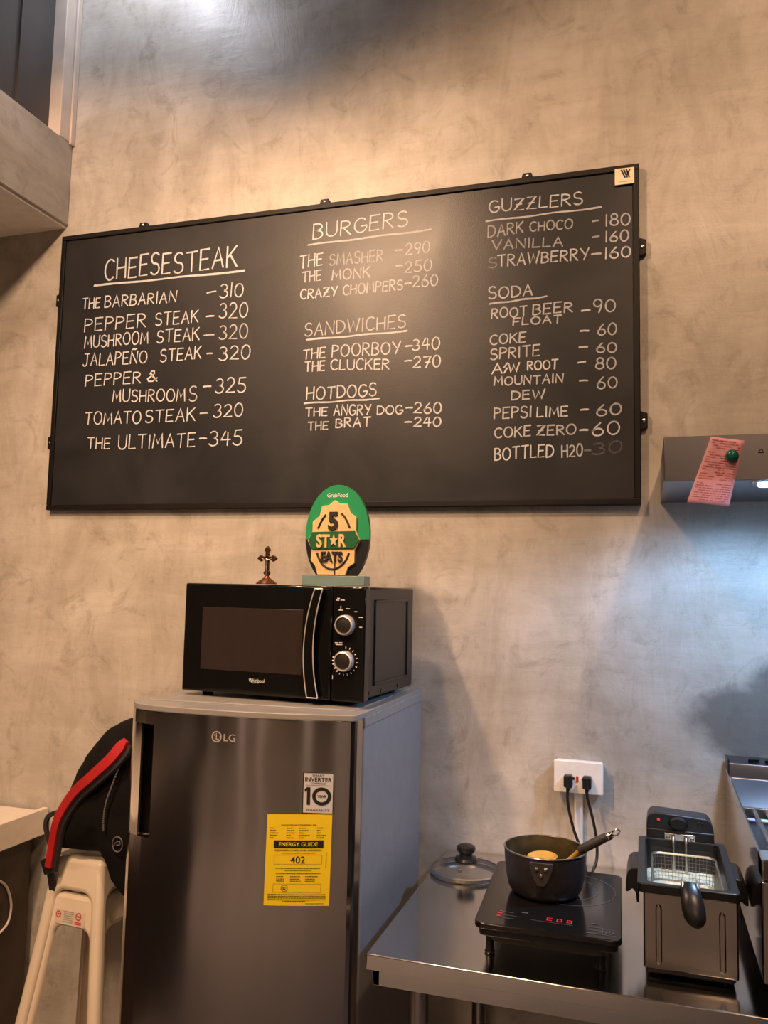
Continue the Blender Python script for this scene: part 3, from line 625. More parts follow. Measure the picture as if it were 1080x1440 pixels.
MENU = [
    ('menu_heading',),
    ('CHEESE', -1.6451, 2.4549, -1.4061, 2.4547, 0.0691, 0),
    ('STEAK', -1.3928, 2.4534, -1.1755, 2.4547, 0.0671, 0),
    ('_', -1.6832, 2.4397, -1.1499, 2.4376, 0.0066, 0),
    ('menu_line',),
    ('THE', -1.7235, 2.3656, -1.658, 2.365, 0.0329, 0),
    ('BARBARIAN', -1.6394, 2.3635, -1.3794, 2.3606, 0.0358, 0),
    ('-', -1.2729, 2.3794, -1.2434, 2.3822, 0.0008, 0),
    ('310', -1.2273, 2.3599, -1.1508, 2.3586, 0.0427, 0),
    ('menu_line',),
    ('PEPPER', -1.711, 2.2897, -1.4854, 2.2888, 0.0425, 0),
    ('STEAK', -1.4501, 2.29, -1.3001, 2.2902, 0.038, 0),
    ('-', -1.2736, 2.3051, -1.2466, 2.3052, 0.0008, 0),
    ('320', -1.2269, 2.296, -1.1332, 2.2908, 0.0464, 0),
    ('menu_line',),
    ('MUSHROOM', -1.7075, 2.2368, -1.4737, 2.2366, 0.039, 0),
    ('STEAK', -1.4409, 2.2343, -1.294, 2.2341, 0.0394, 0),
    ('-', -1.2777, 2.2467, -1.244, 2.2466, 0.0008, 1),
    ('320', -1.224, 2.2306, -1.1306, 2.2277, 0.0423, 1),
    ('menu_line',),
    ('JALAPEÑO', -1.7083, 2.178, -1.4746, 2.173, 0.0389, 0),
    ('STEAK', -1.4263, 2.1747, -1.2844, 2.175, 0.0392, 0),
    ('-', -1.264, 2.189, -1.2472, 2.1886, 0.0008, 1),
    ('320', -1.2211, 2.1656, -1.1198, 2.1629, 0.0436, 0),
    ('menu_line',),
    ('PEPPER', -1.6956, 2.1114, -1.4932, 2.1115, 0.037, 0),
    ('&', -1.4695, 2.1133, -1.4344, 2.1145, 0.0345, 0),
    ('MUSHROOM', -1.5912, 2.0553, -1.3333, 2.0461, 0.038, 0),
    ('S', -1.3188, 2.0454, -1.2934, 2.0457, 0.046, 1),
    ('-', -1.2718, 2.0872, -1.2467, 2.0873, 0.0008, 0),
    ('325', -1.229, 2.0652, -1.1303, 2.0624, 0.044, 0),
    ('menu_line',),
    ('TOMATO', -1.6894, 1.9877, -1.486, 1.9836, 0.0382, 0),
    ('STEAK', -1.4684, 1.9844, -1.2963, 1.9836, 0.0388, 0),
    ('-', -1.2789, 2.0056, -1.2538, 2.006, 0.0008, 1),
    ('320', -1.2314, 1.99, -1.1371, 1.992, 0.0377, 0),
    ('menu_line',),
    ('THE', -1.6751, 1.9098, -1.593, 1.9073, 0.0332, 0),
    ('ULTIMATE', -1.5613, 1.9048, -1.2925, 1.9042, 0.0429, 0),
    ('-', -1.2769, 1.9285, -1.2543, 1.9278, 0.0008, 0),
    ('345', -1.2425, 1.9064, -1.1359, 1.9045, 0.0435, 0),
    ('menu_heading',),
    ('BURGERS', -0.9279, 2.512, -0.6392, 2.5196, 0.044, 0),
    ('_', -0.943, 2.4956, -0.5702, 2.5008, 0.0053, 1),
    ('menu_line',),
    ('THE', -0.9668, 2.4272, -0.8964, 2.4292, 0.0363, 0),
    ('SMASHER', -0.8731, 2.4269, -0.7106, 2.4238, 0.0329, 2),
    ('-', -0.6729, 2.4505, -0.6524, 2.4498, 0.0007, 1),
    ('290', -0.6426, 2.4343, -0.5726, 2.4342, 0.0334, 1),
    ('menu_line',),
    ('THE', -0.9574, 2.3828, -0.8989, 2.3847, 0.0301, 1),
    ('MONK', -0.8641, 2.3815, -0.7482, 2.3793, 0.0297, 1),
    ('-', -0.6697, 2.4044, -0.6514, 2.404, 0.0007, 1),
    ('250', -0.6437, 2.3824, -0.566, 2.382, 0.0333, 1),
    ('menu_line',),
    ('CRAZY', -0.962, 2.3331, -0.8474, 2.3334, 0.0285, 0),
    ('CHOMPERS', -0.8283, 2.3339, -0.65, 2.334, 0.0295, 1),
    ('-', -0.643, 2.3499, -0.625, 2.3504, 0.0007, 1),
    ('260', -0.6196, 2.337, -0.5482, 2.3361, 0.0331, 1),
    ('menu_heading',),
    ('SANDWICHES', -0.9441, 2.2195, -0.6391, 2.2244, 0.0371, 1),
    ('_', -0.9383, 2.2087, -0.6345, 2.2126, 0.0052, 0),
    ('menu_line',),
    ('THE', -0.9473, 2.1504, -0.8787, 2.1519, 0.0295, 0),
    ('POORBOY', -0.8573, 2.152, -0.6534, 2.1487, 0.035, 0),
    ('-', -0.6365, 2.1688, -0.6178, 2.1689, 0.0007, 0),
    ('340', -0.6161, 2.1554, -0.5396, 2.1538, 0.0325, 0),
    ('menu_line',),
    ('THE', -0.9407, 2.1148, -0.879, 2.114, 0.0279, 0),
    ('CLUCKER', -0.86, 2.1136, -0.6851, 2.1067, 0.0306, 0),
    ('-', -0.6385, 2.1265, -0.6184, 2.1266, 0.0007, 0),
    ('270', -0.613, 2.1052, -0.5367, 2.1034, 0.0317, 0),
    ('menu_heading',),
    ('HOTDOGS', -0.9325, 2.0304, -0.7213, 2.0322, 0.035, 0),
    ('_', -0.9398, 2.0199, -0.7116, 2.0232, 0.0044, 0),
    ('menu_line',),
    ('THE', -0.9339, 1.9819, -0.8674, 1.9805, 0.0232, 0),
    ('ANGRY', -0.847, 1.981, -0.7368, 1.9785, 0.0287, 0),
    ('DOG', -0.7163, 1.9776, -0.6426, 1.9765, 0.0254, 0),
    ('-', -0.6322, 1.9928, -0.6144, 1.9927, 0.0007, 0),
    ('260', -0.6084, 1.9764, -0.5319, 1.9744, 0.0292, 0),
    ('menu_line',),
    ('THE', -0.9249, 1.941, -0.8639, 1.9409, 0.0231, 1),
    ('BRAT', -0.8399, 1.945, -0.736, 1.9453, 0.0258, 0),
    ('-', -0.635, 1.9525, -0.6165, 1.9524, 0.0007, 0),
    ('240', -0.6077, 1.9389, -0.5327, 1.9374, 0.0264, 0),
    ('menu_heading',),
    ('GUZZLERS', -0.4044, 2.5307, -0.154, 2.5239, 0.0341, 1),
    ('_', -0.4131, 2.5063, -0.105, 2.5096, 0.005, 1),
    ('menu_line',),
    ('DARK', -0.4071, 2.4597, -0.311, 2.4644, 0.0311, 2),
    ('CHOCO', -0.2924, 2.4637, -0.1797, 2.4598, 0.025, 2),
    ('-', -0.1266, 2.4728, -0.1126, 2.4739, 0.0007, 2),
    ('180', -0.0937, 2.4568, -0.0325, 2.4531, 0.0311, 1),
    ('menu_line',),
    ('VANILLA', -0.3951, 2.4247, -0.2055, 2.4135, 0.0267, 2),
    ('-', -0.1273, 2.4294, -0.1115, 2.4304, 0.0007, 2),
    ('160', -0.0938, 2.4129, -0.0365, 2.41, 0.0283, 1),
    ('menu_line',),
    ('S', -0.4048, 2.3732, -0.3824, 2.373, 0.0294, 3),
    ('TRAWBERRY', -0.3797, 2.3742, -0.1382, 2.3704, 0.0307, 1),
    ('-', -0.1299, 2.3831, -0.1065, 2.3827, 0.0007, 1),
    ('160', -0.0952, 2.368, -0.0318, 2.3655, 0.0296, 0),
    ('menu_heading',),
    ('SODA', -0.4039, 2.2846, -0.2855, 2.286, 0.032, 1),
    ('_', -0.4024, 2.2706, -0.2474, 2.2785, 0.0042, 1),
    ('menu_line',),
    ('ROOT', -0.3945, 2.2299, -0.2996, 2.2292, 0.0263, 1),
    ('BEER', -0.2832, 2.2312, -0.1796, 2.2309, 0.0272, 1),
    ('FLOAT', -0.3359, 2.2061, -0.2084, 2.2037, 0.0205, 1),
    ('-', -0.156, 2.231, -0.1351, 2.2319, 0.0007, 0),
    ('90', -0.1257, 2.2238, -0.0708, 2.222, 0.0333, 1),
    ('menu_line',),
    ('COKE', -0.3979, 2.1565, -0.3025, 2.158, 0.0275, 1),
    ('-', -0.1592, 2.1772, -0.1383, 2.1763, 0.0007, 0),
    ('60', -0.1151, 2.162, -0.0679, 2.1612, 0.0291, 1),
    ('menu_line',),
    ('SPRITE', -0.3968, 2.1153, -0.265, 2.1184, 0.0288, 1),
    ('-', -0.1617, 2.1335, -0.1415, 2.1334, 0.0007, 0),
    ('60', -0.1183, 2.1154, -0.0681, 2.1133, 0.0264, 1),
    ('menu_line',),
    ('A', -0.3917, 2.0754, -0.3649, 2.0759, 0.0273, 0),
    ('~', -0.3609, 2.0764, -0.3502, 2.0771, 0.0272, 0),
    ('W', -0.3476, 2.0769, -0.3198, 2.078, 0.0244, 0),
    ('ROOT', -0.2968, 2.08, -0.2177, 2.0786, 0.0243, 0),
    ('-', -0.1655, 2.092, -0.1466, 2.0941, 0.0007, 0),
    ('80', -0.1197, 2.0727, -0.0701, 2.071, 0.0289, 1),
    ('menu_line',),
    ('MOUNTAIN', -0.386, 2.0432, -0.2036, 2.0413, 0.0231, 1),
    ('DEW', -0.339, 2.0016, -0.2516, 2.002, 0.0242, 1),
    ('-', -0.1605, 2.0435, -0.141, 2.0431, 0.0007, 1),
    ('60', -0.1167, 2.0201, -0.0672, 2.0195, 0.0288, 1),
    ('menu_line',),
    ('PEPSI', -0.3851, 1.9519, -0.2863, 1.9524, 0.0297, 1),
    ('LIME', -0.2707, 1.9511, -0.192, 1.9517, 0.0266, 0),
    ('-', -0.1586, 1.966, -0.1398, 1.9664, 0.0007, 0),
    ('60', -0.1186, 1.9486, -0.0571, 1.9492, 0.0286, 1),
    ('menu_line',),
    ('COKE', -0.3833, 1.9007, -0.288, 1.9014, 0.0269, 1),
    ('ZERO', -0.2705, 1.9021, -0.1711, 1.9019, 0.0265, 1),
    ('-', -0.1605, 1.9126, -0.1405, 1.9125, 0.0007, 0),
    ('60', -0.1293, 1.8971, -0.0616, 1.898, 0.035, 0),
    ('menu_line',),
    ('BOTTLED', -0.3827, 1.8392, -0.228, 1.8449, 0.0321, 0),
    ('H20', -0.2064, 1.843, -0.1542, 1.8449, 0.0313, 1),
    ('-', -0.148, 1.8589, -0.1337, 1.8585, 0.0006, 3),
    ('30', -0.1263, 1.8454, -0.0557, 1.853, 0.0297, 4),
]
part = 'menu_heading'
for row in MENU:
    if len(row) == 1:
        part = row[0]; continue
    s, x0, z0, x1, z1, h, sh = row
    nm = 'underline' if s == '_' else 'dash' if s == '-' else 'price' if s.isdigit() else 'menu_heading' if part == 'menu_heading' else 'menu_word'
    mb = MB(); write(mb, s, x0, z0, x1, z1, h)
    mb.build(nm, CHALK[sh], board, smooth=False)

# ------------------------------------------------------------------ fridge
fr = empty('refrigerator', (-0.82, -0.30, 0.0), 'single door stainless steel refrigerator with yellow energy label, under the microwave', 'refrigerator')
FX0, FX1 = -1.099, -0.571
def door_y(x):
    t = (x - FX1) / (-0.441)
    t = max(0.0, t)
    return -0.555 - 0.055 * t - 0.022 * 4 * t * (1 - t) if t < 1 else -0.610
def door_front(xa, xb, n=18): return [(xa + (xb - xa) * i / n, door_y(xa + (xb - xa) * i / n)) for i in range(n + 1)]
xl = -1.012
front = [(FX1, -0.512), (FX1, -0.546)] + [(FX1 - 0.003, -0.553)] + door_front(FX1 - 0.010, xl)
left_band = [(-1.034, -0.6070), (-1.056, -0.6000), (-1.073, -0.5900), (-1.085, -0.5770), (FX0, -0.5600), (FX0, -0.512)]
MB().box(FX0 + 0.004, FX1, -0.500, -0.030, 0.035, 1.206).build('body', M_GREY, fr, bevel=0.004)
MB().box(FX0 + 0.008, FX1 - 0.006, -0.513, -0.499, 0.06, 1.200).build('door_gasket', M_GASKET, fr)
d = MB()
d.prism(front + left_band, 'z', 0.060, 0.951)
d.prism(front + left_band, 'z', 1.188, 1.217)
mid = [(FX1, -0.512), (FX1, -0.546), (FX1 - 0.003, -0.553)] + door_front(FX1 - 0.010, xl) + [(xl, -0.512)]
d.prism(mid, 'z', 0.951, 1.188)
door = d.build('door', M_STEEL_FR, fr, ang=9)
p = MB(); p.box(FX0 + 0.012, xl, -0.560, -0.512, 0.951, 1.188); p.box(xl - 0.003, xl, -0.606, -0.556, 0.952, 1.187)
p.build('handle_recess', M_POCKET, door)
h = MB(); h.prism([(-1.047, -0.6030), (-1.058, -0.5990), (-1.073, -0.5900), (-1.085, -0.5770), (FX0, -0.5600), (FX0, -0.512), (-1.078, -0.512), (-1.070, -0.570), (-1.049, -0.592)], 'z', 0.951, 1.188)
h.build('handle', M_CHROME, door, ang=25)
h = MB(); h.box(-1.080, xl, -0.588, -0.54, 0.9485, 0.9525); h.build('handle_ledge', M_CHROME, door, bevel=0.001)
c = MB()
cap_front = [(FX1 + 0.001, -0.548), (FX1 - 0.003, -0.5545)] + [(x, y - 0.001) for x, y in door_front(FX1 - 0.010, xl)] + [(-1.034, -0.6080), (-1.056, -0.6010), (-1.073, -0.5910), (-1.085, -0.5780), (FX0, -0.5600)]
c.prism([(FX1 + 0.001, -0.03)] + cap_front + [(FX0 - 0.001, -0.03)], 'z', 1.216, 1.229)
c.prism([(FX1 + 0.002, -0.03), (FX1 + 0.002, -0.503), (FX0, -0.503), (FX0, -0.03)], 'z', 1.196, 1.218)
c.prism([(FX1 - 0.02, -0.05), (FX1 - 0.02, -0.505), (FX0 + 0.03, -0.545), (FX0 + 0.03, -0.05)], 'z', 1.228, 1.232)
c.build('top_cover', M_GREYCAP, fr, bevel=0.003, ang=30)
c = MB(); c.prism([(x, y) for x, y in cap_front] + [(x, y + 0.006) for x, y in cap_front[::-1]], 'z', 1.2145, 1.2165)
c.build('top_trim', M_CHROME, door)
for x in (-1.03, -0.62):
    for y in (-0.44, -0.09):
        MB().lathe([(0.022, 0), (0.022, 0.036)], x, y, 16).build('foot', M_BLACKPL, fr)
def on_door(off): return lambda x, z: (x, door_y(x) - off, z)
lg = MB()
fd = on_door(0.0012)
ring = arc(-0.860, 1.174, 0.0115, 0.0115, 0, 360, 28)
for i in range(28):
    a, bq = ring[i], ring[i + 1]
    k = 0.78
    lg.sheet([fd(*a), fd(*bq), fd(-0.860 + (bq[0] + 0.860) * k, 1.174 + (bq[1] - 1.174) * k), fd(-0.860 + (a[0] + 0.860) * k, 1.174 + (a[1] - 1.174) * k)])
def bar(mb, fn, x0, x1, z0, z1, n=1):
    for i in range(n):
        a = x0 + (x1 - x0) * i / n; c_ = x0 + (x1 - x0) * (i + 1) / n
        mb.sheet([fn(a, z0), fn(c_, z0), fn(c_, z1), fn(a, z1)])
bar(lg, fd, -0.8615, -0.8595, 1.168, 1.181); bar(lg, fd, -0.8595, -0.8545, 1.168, 1.170)
bar(lg, fd, -0.8665, -0.8640, 1.176, 1.1785); bar(lg, fd, -0.8545, -0.8495, 1.173, 1.1748)
lg.build('emblem', M_BADGE, door, smooth=False)
lg = MB(); text(lg, 'LG', fd, -0.831, 1.1735, 0.0150, 0.026); lg.build('brand_lettering', M_BADGE, door, smooth=False)

def label_sheet(name, m, x0, x1, z0, z1, off, parent, sk=0.0, n=6):
    mb = MB(); fo = on_door(off); vs = []; fs = []
    for i in range(n + 1):
        x = x0 + (x1 - x0) * i / n
        vs += [fo(x, z0), fo(x, z1)]
    fs = [(2 * i, 2 * i + 2, 2 * i + 3, 2 * i + 1) for i in range(n)]
    mb.add(vs, fs)
    return mb.build(name, m, parent, smooth=False)
# silver warranty label
wl = label_sheet('warranty_label', M_SILVERLBL, -0.6730, -0.6110, 1.030, 1.113, 0.0014, door)
wl['label'] = 'silver ten year warranty label'
wb = MB(); fn = on_door(0.0022); X0, X1, Z0, Z1 = -0.6730, -0.6110, 1.030, 1.113
for (a, b_, c_, e_) in ((X0, X1, Z1 - 0.0018, Z1), (X0, X1, Z0, Z0 + 0.0018), (X0, X0 + 0.0016, Z0, Z1), (X1 - 0.0016, X1, Z0, Z1)):
    bar(wb, fn, a, b_, c_, e_, 4)
cx = (X0 + X1) / 2
text(wb, 'SMART', fn, cx, 1.1065, 0.0040, 0.024); text(wb, 'INVERTER', fn, cx, 1.0985, 0.0078, 0.053, 0.012)
text(wb, 'COMPRESSOR', fn, cx, 1.0905, 0.0036, 0.030); bar(wb, fn, X0 + 0.006, X1 - 0.006, 1.0862, 1.0867, 3)
bar(wb, fn, -0.6640, -0.6575, 1.0475, 1.0825); wb.sheet([fn(-0.6640, 1.0825), fn(-0.6688, 1.0785), fn(-0.6688, 1.0735), fn(-0.6640, 1.0765)])
ro = arc(-0.6345, 1.0650, 0.0190, 0.0180, 0, 360, 32); ri = arc(-0.6345, 1.0650, 0.0120, 0.0115, 0, 360, 32)
for i in range(32): wb.sheet([fn(*ro[i]), fn(*ro[i + 1]), fn(*ri[i + 1]), fn(*ri[i])])
text(wb, 'YEAR', fn, -0.6345, 1.0650, 0.0055, 0.0185, 0.012); text(wb, 'WARRANTY', fn, cx, 1.0375, 0.0048, 0.048)
wb.build('printing', M_BLACKPRINT, wl, smooth=False)
# yellow energy label, stuck on slightly askew
def yfn(off):
    def g(u, v):    # u, v in label units from its lower left corner, 0..0.130 x 0..0.180
        x = -0.7455 + u + 0.010 * v; z = 0.8445 + v + 0.006 * (u / 0.13)
        return (x, door_y(x) - off, z)
    return g
g = yfn(0.0014); yl = MB(); n = 8; vs = []; LW, LH = 0.1310, 0.1800
for i in range(n + 1): vs += [g(LW * i / n, 0), g(LW * i / n, LH)]
yl.add(vs, [(2 * i, 2 * i + 2, 2 * i + 3, 2 * i + 1) for i in range(n)])
yl = yl.build('energy_label', M_YELLOW, door, smooth=False); yl['label'] = 'yellow energy guide label with number 402'
g = yfn(0.0022); pr = MB(); g3 = yfn(0.0029); wt = MB()
text(pr, 'LG ELECTRONICS PHILIPPINES, INC.', g, 0.066, 0.1590, 0.0028, 0.072, 0.01)
rr = random.Random(3)
for r_ in range(5):
    z = 0.1525 - r_ * 0.0048
    for (a, b_) in ((0.007, 0.014 + rr.random() * 0.012), (0.041, 0.048 + rr.random() * 0.012), (0.066, 0.076 + rr.random() * 0.014), (0.102, 0.108 + rr.random() * 0.012)):
        x = a
        while x < b_:
            e_ = min(b_, x + rr.uniform(0.002, 0.005)); bar(pr, g, x, e_, z, z + 0.0012); x = e_ + 0.0008
bar(pr, g, 0.016, 0.116, 0.1135, 0.1285, 6)
text(wt, 'ENERGY GUIDE', g3, 0.066, 0.1212, 0.0075, 0.078, 0.012)
text(pr, 'REFRIGERATORS AND FREEZERS', g, 0.066, 0.1090, 0.0030, 0.094, 0.014)
text(pr, '402', g, 0.066, 0.0905, 0.0135, 0.029, 0.004)
def frame(mb, fn, x0, x1, z0, z1, w):
    bar(mb, fn, x0, x1, z0, z0 + w, 4); bar(mb, fn, x0, x1, z1 - w, z1, 4); bar(mb, fn, x0, x0 + w, z0, z1); bar(mb, fn, x1 - w, x1, z0, z1)
frame(pr, g, 0.018, 0.114, 0.0815, 0.1000, 0.0004)
def dashes(x0, x1, z, h=0.0012):
    x = x0
    while x < x1:
        e_ = min(x1, x + rr.uniform(0.002, 0.006)); bar(pr, g, x, e_, z, z + h); x = e_ + 0.0009
dashes(0.034, 0.100, 0.1030, 0.001); dashes(0.022, 0.112, 0.0730); dashes(0.040, 0.094, 0.0690); dashes(0.022, 0.112, 0.0630)
for z in (0.0570, 0.0520, 0.0480):
    dashes(0.024, 0.024 + rr.uniform(0.012, 0.022), z); dashes(0.052, 0.052 + rr.uniform(0.016, 0.024), z); dashes(0.082, 0.082 + rr.uniform(0.018, 0.026), z)
frame(pr, g, 0.018, 0.114, 0.0260, 0.0430, 0.0004)
for k in range(24):
    a = 2 * pi * k / 24; a2 = a + 2 * pi / 24
    pr.sheet([g(0.041 + 0.0068 * cos(a), 0.0345 + 0.0068 * sin(a)), g(0.041 + 0.0068 * cos(a2), 0.0345 + 0.0068 * sin(a2)),
              g(0.041 + 0.0060 * cos(a2), 0.0345 + 0.0060 * sin(a2)), g(0.041 + 0.0060 * cos(a), 0.0345 + 0.0060 * sin(a))])
dashes(0.037, 0.045, 0.0345); dashes(0.038, 0.044, 0.0320)
for z in (0.0215, 0.0180, 0.0148, 0.0115, 0.0085): dashes(0.008 + (z < 0.01) * 0.03, 0.124 - (z < 0.01) * 0.04, z)
dashes(0.085, 0.120, 0.0040, 0.0009)
for k in range(14): bar(pr, g, 0.1215, 0.1228, 0.075 + k * 0.0022, 0.0762 + k * 0.0022)
pr.build('printing', M_BLACKPRINT, yl, smooth=False); wt.build('title', M_YELLOW, yl, smooth=False)

# ------------------------------------------------------------------ microwave (turned slightly on the fridge)
MW = Matrix.Translation((-0.583, -0.478, 1.243)) @ Matrix.Rotation(radians(-3.2), 4, 'Z')
mw = empty('microwave_oven', MW @ Vector((-0.23, 0.18, -0.012)), 'black countertop microwave oven with two dials, standing on the refrigerator', 'microwave')
W_, H_ = 0.462, 0.251
def mwb(): return MB(MW)
b = mwb(); b.box(-W_ + 0.006, -0.006, 0.030, 0.345, 0.004, H_ - 0.001)
body = b.build('cabinet', M_BLACKSATIN, mw, bevel=0.005)
b = mwb()
for (y0, y1, z0, z1) in ((0.072, 0.078, 0.030, 0.222), (0.072, 0.300, 0.030, 0.036), (0.294, 0.300, 0.030, 0.222), (0.072, 0.300, 0.216, 0.222)):
    b.box(-0.0075, -0.0025, y0, y1, z0, z1)
b.build('side_ridge', M_BLACKSATIN, body, bevel=0.002)
b = mwb()
for (y, z) in ((0.048, 0.016), (0.125, 0.014), (0.235, 0.014)):
    b.lathe([(0.0045, 0), (0.0040, 0.0022)], 0, 0, 12, Matrix.Translation((-0.0065, y, z)) @ Matrix.Rotation(pi / 2, 4, 'Y'))
b.build('side_screw', M_BLACKGLOSS, body)
XD = -0.078     # where the door meets the control panel
b = mwb(); b.box(-W_, XD - 0.001, 0.0, 0.032, 0.0, H_)
dr = b.build('door', M_BLACKGLOSS, mw, bevel=0.004)
b = mwb(); b.box(-0.412, -0.150, -0.0008, 0.001, 0.052, 0.196); b.build('door_window', M_WINDOW, dr, bevel=0.0005)
# bowed handle with a chrome outline
def hx(t, side):     # t: 0 bottom, 1 top
    bow = 0.017 * (1 - (2 * t - 1) ** 2)
    return (-0.101 if side else -0.127) - bow + (0.005 if side else 0.012) * t
n = 14
front_o = [(hx(i / n, 1), 0.006 + 0.238 * i / n) for i in range(n + 1)] + [(hx(i / n, 0), 0.006 + 0.238 * i / n) for i in range(n, -1, -1)]
b = mwb(); b.prism(front_o, 'y', -0.016, 0.0)
hd = b.build('handle', M_BLACKGLOSS, dr, bevel=0.002)
b = mwb()
for s in (0, 1): b.tube([(hx(i / n, s), -0.0165, 0.006 + 0.238 * i / n) for i in range(n + 1)], 0.0014, 8)
for t in (0, 1): b.tube([(hx(t, 0), -0.0165, 0.006 + 0.238 * t), (hx(t, 1), -0.0165, 0.006 + 0.238 * t)], 0.0013, 8)
b.build('chrome_edging', M_EDGING, hd)
b = mwb(); b.box(XD + 0.001, 0.0, 0.0, 0.032, 0.0, H_)
cp = b.build('control_panel', M_BLACKGLOSS, mw, bevel=0.004)
fm = lambda x, z: (x, -0.0010, z)
b = mwb(); text(b, 'Whirlpool', fm, -0.262, 0.0335, 0.0085, 0.040)
el = arc(-0.268, 0.0345, 0.010, 0.0075, 200, 380, 12); 
for i in range(12): b.sheet([fm(*el[i]), fm(*el[i + 1]), fm(el[i + 1][0], el[i + 1][1] + 0.0008), fm(el[i][0], el[i][1] + 0.0008)])
b.build('brand_lettering', M_WHITEPRINT, dr, smooth=False)
KX, KZ1, KZ2 = -0.0455, 0.1660, 0.0880
pb = mwb()
for (kz, kind) in ((KZ1, 0), (KZ2, 1)):
    R = Matrix.Translation((KX, 0, kz)) @ Matrix.Rotation(pi / 2, 4, 'X')
    b = mwb(); b.lathe([(0.0225, 0.0), (0.0225, 0.010), (0.0205, 0.0145), (0.0182, 0.0155), (0.0178, 0.010)], 0, 0, 40, R, caps=False)
    k = b.build('knob', M_EDGING, cp)
    b = mwb(); b.lathe([(0.0179, 0.004), (0.0179, 0.0120), (0.0150, 0.0132)], 0, 0, 36, R)
    b.build('knob_face', M_KNOBFACE, k)
def tick(a, r0, r1, w, kz):
    ca, sa = cos(radians(a)), sin(radians(a))
    p = [(KX + ca * r0 - sa * w, kz + sa * r0 + ca * w), (KX + ca * r1 - sa * w, kz + sa * r1 + ca * w), (KX + ca * r1 + sa * w, kz + sa * r1 - ca * w), (KX + ca * r0 + sa * w, kz + sa * r0 - ca * w)]
    pb.sheet([fm(*q) for q in p])
for a in range(-130, 91, 18): tick(a, 0.0275, 0.0315, 0.0009, KZ2)
for a in (165, 180, 195, 215, 232): tick(a, 0.0262, 0.0300, 0.0014, KZ2)
def pdash(x, z, w, h=0.0016): pb.sheet([fm(x - w / 2, z - h / 2), fm(x + w / 2, z - h / 2), fm(x + w / 2, z + h / 2), fm(x - w / 2, z + h / 2)])
for (x, z, w) in ((-0.058, 0.1985, 0.011), (-0.041, 0.2020, 0.009), (-0.022, 0.1960, 0.007), (-0.010, 0.1840, 0.009), (-0.0095, 0.1625, 0.007), (-0.0705, 0.1650, 0.005),
                  (-0.0660, 0.2200, 0.008), (-0.0540, 0.2205, 0.010), (-0.0640, 0.2240, 0.006), (-0.066, 0.1270, 0.008), (-0.0560, 0.1275, 0.008), (-0.060, 0.1230, 0.016)):
    pdash(x, z, w)
pdash(-0.058, 0.2045, 0.0016, 0.006); pdash(-0.0735, 0.052, 0.0014, 0.008)
pb.build('dial_markings', M_WHITEPRINT, cp, smooth=False)
for x in (-0.42, -0.05):
    for y in (0.05, 0.30):
        b = mwb(); b.lathe([(0.013, -0.0105), (0.015, 0.005)], x, y, 16); b.build('foot', M_BLACKPL, mw)

# ------------------------------------------------------------------ crucifix on the microwave
MT = 1.4955
cr = empty('crucifix', (-0.906, -0.30, MT), 'small bronze standing crucifix on top of the microwave', 'crucifix')
b = MB(); X, Y = -0.906, -0.30
b.lathe([(0.027, MT), (0.027, MT + 0.002), (0.020, MT + 0.008), (0.011, MT + 0.014), (0.006, MT + 0.018), (0.0045, MT + 0.021)], X, Y, 28)
b.build('base', M_COPPER, cr)
b = MB(); bw = 0.0050
def flare(cx, cz, dx, dz):
    s = 0.0085; px, pz = -dz, dx
    return [(cx - px * 0.004, cz - pz * 0.004), (cx + dx * 0.004 - px * s, cz + dz * 0.004 - pz * s), (cx + dx * 0.010 - px * 0.005, cz + dz * 0.010 - pz * 0.005),
            (cx + dx * 0.0155, cz + dz * 0.0155), (cx + dx * 0.010 + px * 0.005, cz + dz * 0.010 + pz * 0.005), (cx + dx * 0.004 + px * s, cz + dz * 0.004 + pz * s), (cx + px * 0.004, cz + pz * 0.004)]
zc = MT + 0.0645
b.box(X - bw, X + bw, Y - 0.003, Y + 0.003, MT + 0.020, zc + 0.020); b.box(X - 0.016, X + 0.016, Y - 0.003, Y + 0.003, zc - bw, zc + bw)
b.prism(flare(X, zc + 0.016, 0, 1), 'y', Y - 0.0035, Y + 0.0035)
b.prism(flare(X + 0.012, zc, 1, 0), 'y', Y - 0.0035, Y + 0.0035); b.prism(flare(X - 0.012, zc, -1, 0), 'y', Y - 0.0035, Y + 0.0035)
b.prism([(X - 0.005, MT + 0.034), (X - 0.009, MT + 0.028), (X - 0.004, MT + 0.020), (X + 0.004, MT + 0.020), (X + 0.009, MT + 0.028), (X + 0.005, MT + 0.034)], 'y', Y - 0.0035, Y + 0.0035)
b.build('cross', M_BRONZE, cr, bevel=0.0008)
# the figure on the cross, one skinned surface
sk = bpy.data.meshes.new('figure')
pts = [(0, 0, 0), (0, 0, 0.010), (0, 0, 0.016), (0.0006, -0.0008, 0.0205), (-0.007, 0, 0.0165), (-0.0145, 0.001, 0.0205), (0.007, 0, 0.0165), (0.0145, 0.001, 0.0205),
       (0.0012, -0.0012, -0.009), (0.0, 0.0, -0.020), (0.0004, -0.001, -0.024)]
ed = [(0, 1), (1, 2), (2, 3), (2, 4), (4, 5), (2, 6), (6, 7), (0, 8), (8, 9), (9, 10)]
rad = [0.0026, 0.0030, 0.0026, 0.0022, 0.0013, 0.0010, 0.0013, 0.0010, 0.0022, 0.0014, 0.0012]
fo = Vector((X, Y - 0.0055, zc - 0.020))
sk.from_pydata(pts, ed, []); sk.materials.append(M_PEWTER)
so = bpy.data.objects.new('figure', sk); COL.objects.link(so); so.parent = cr; so.location = fo - WORLD[cr]; WORLD[so] = fo
so.modifiers.new('skin', 'SKIN'); so.modifiers.new('sub', 'SUBSURF').render_levels = 2
for i, v in enumerate(sk.skin_vertices[0].data): v.radius = (rad[i], rad[i]); v.use_root = (i == 0)

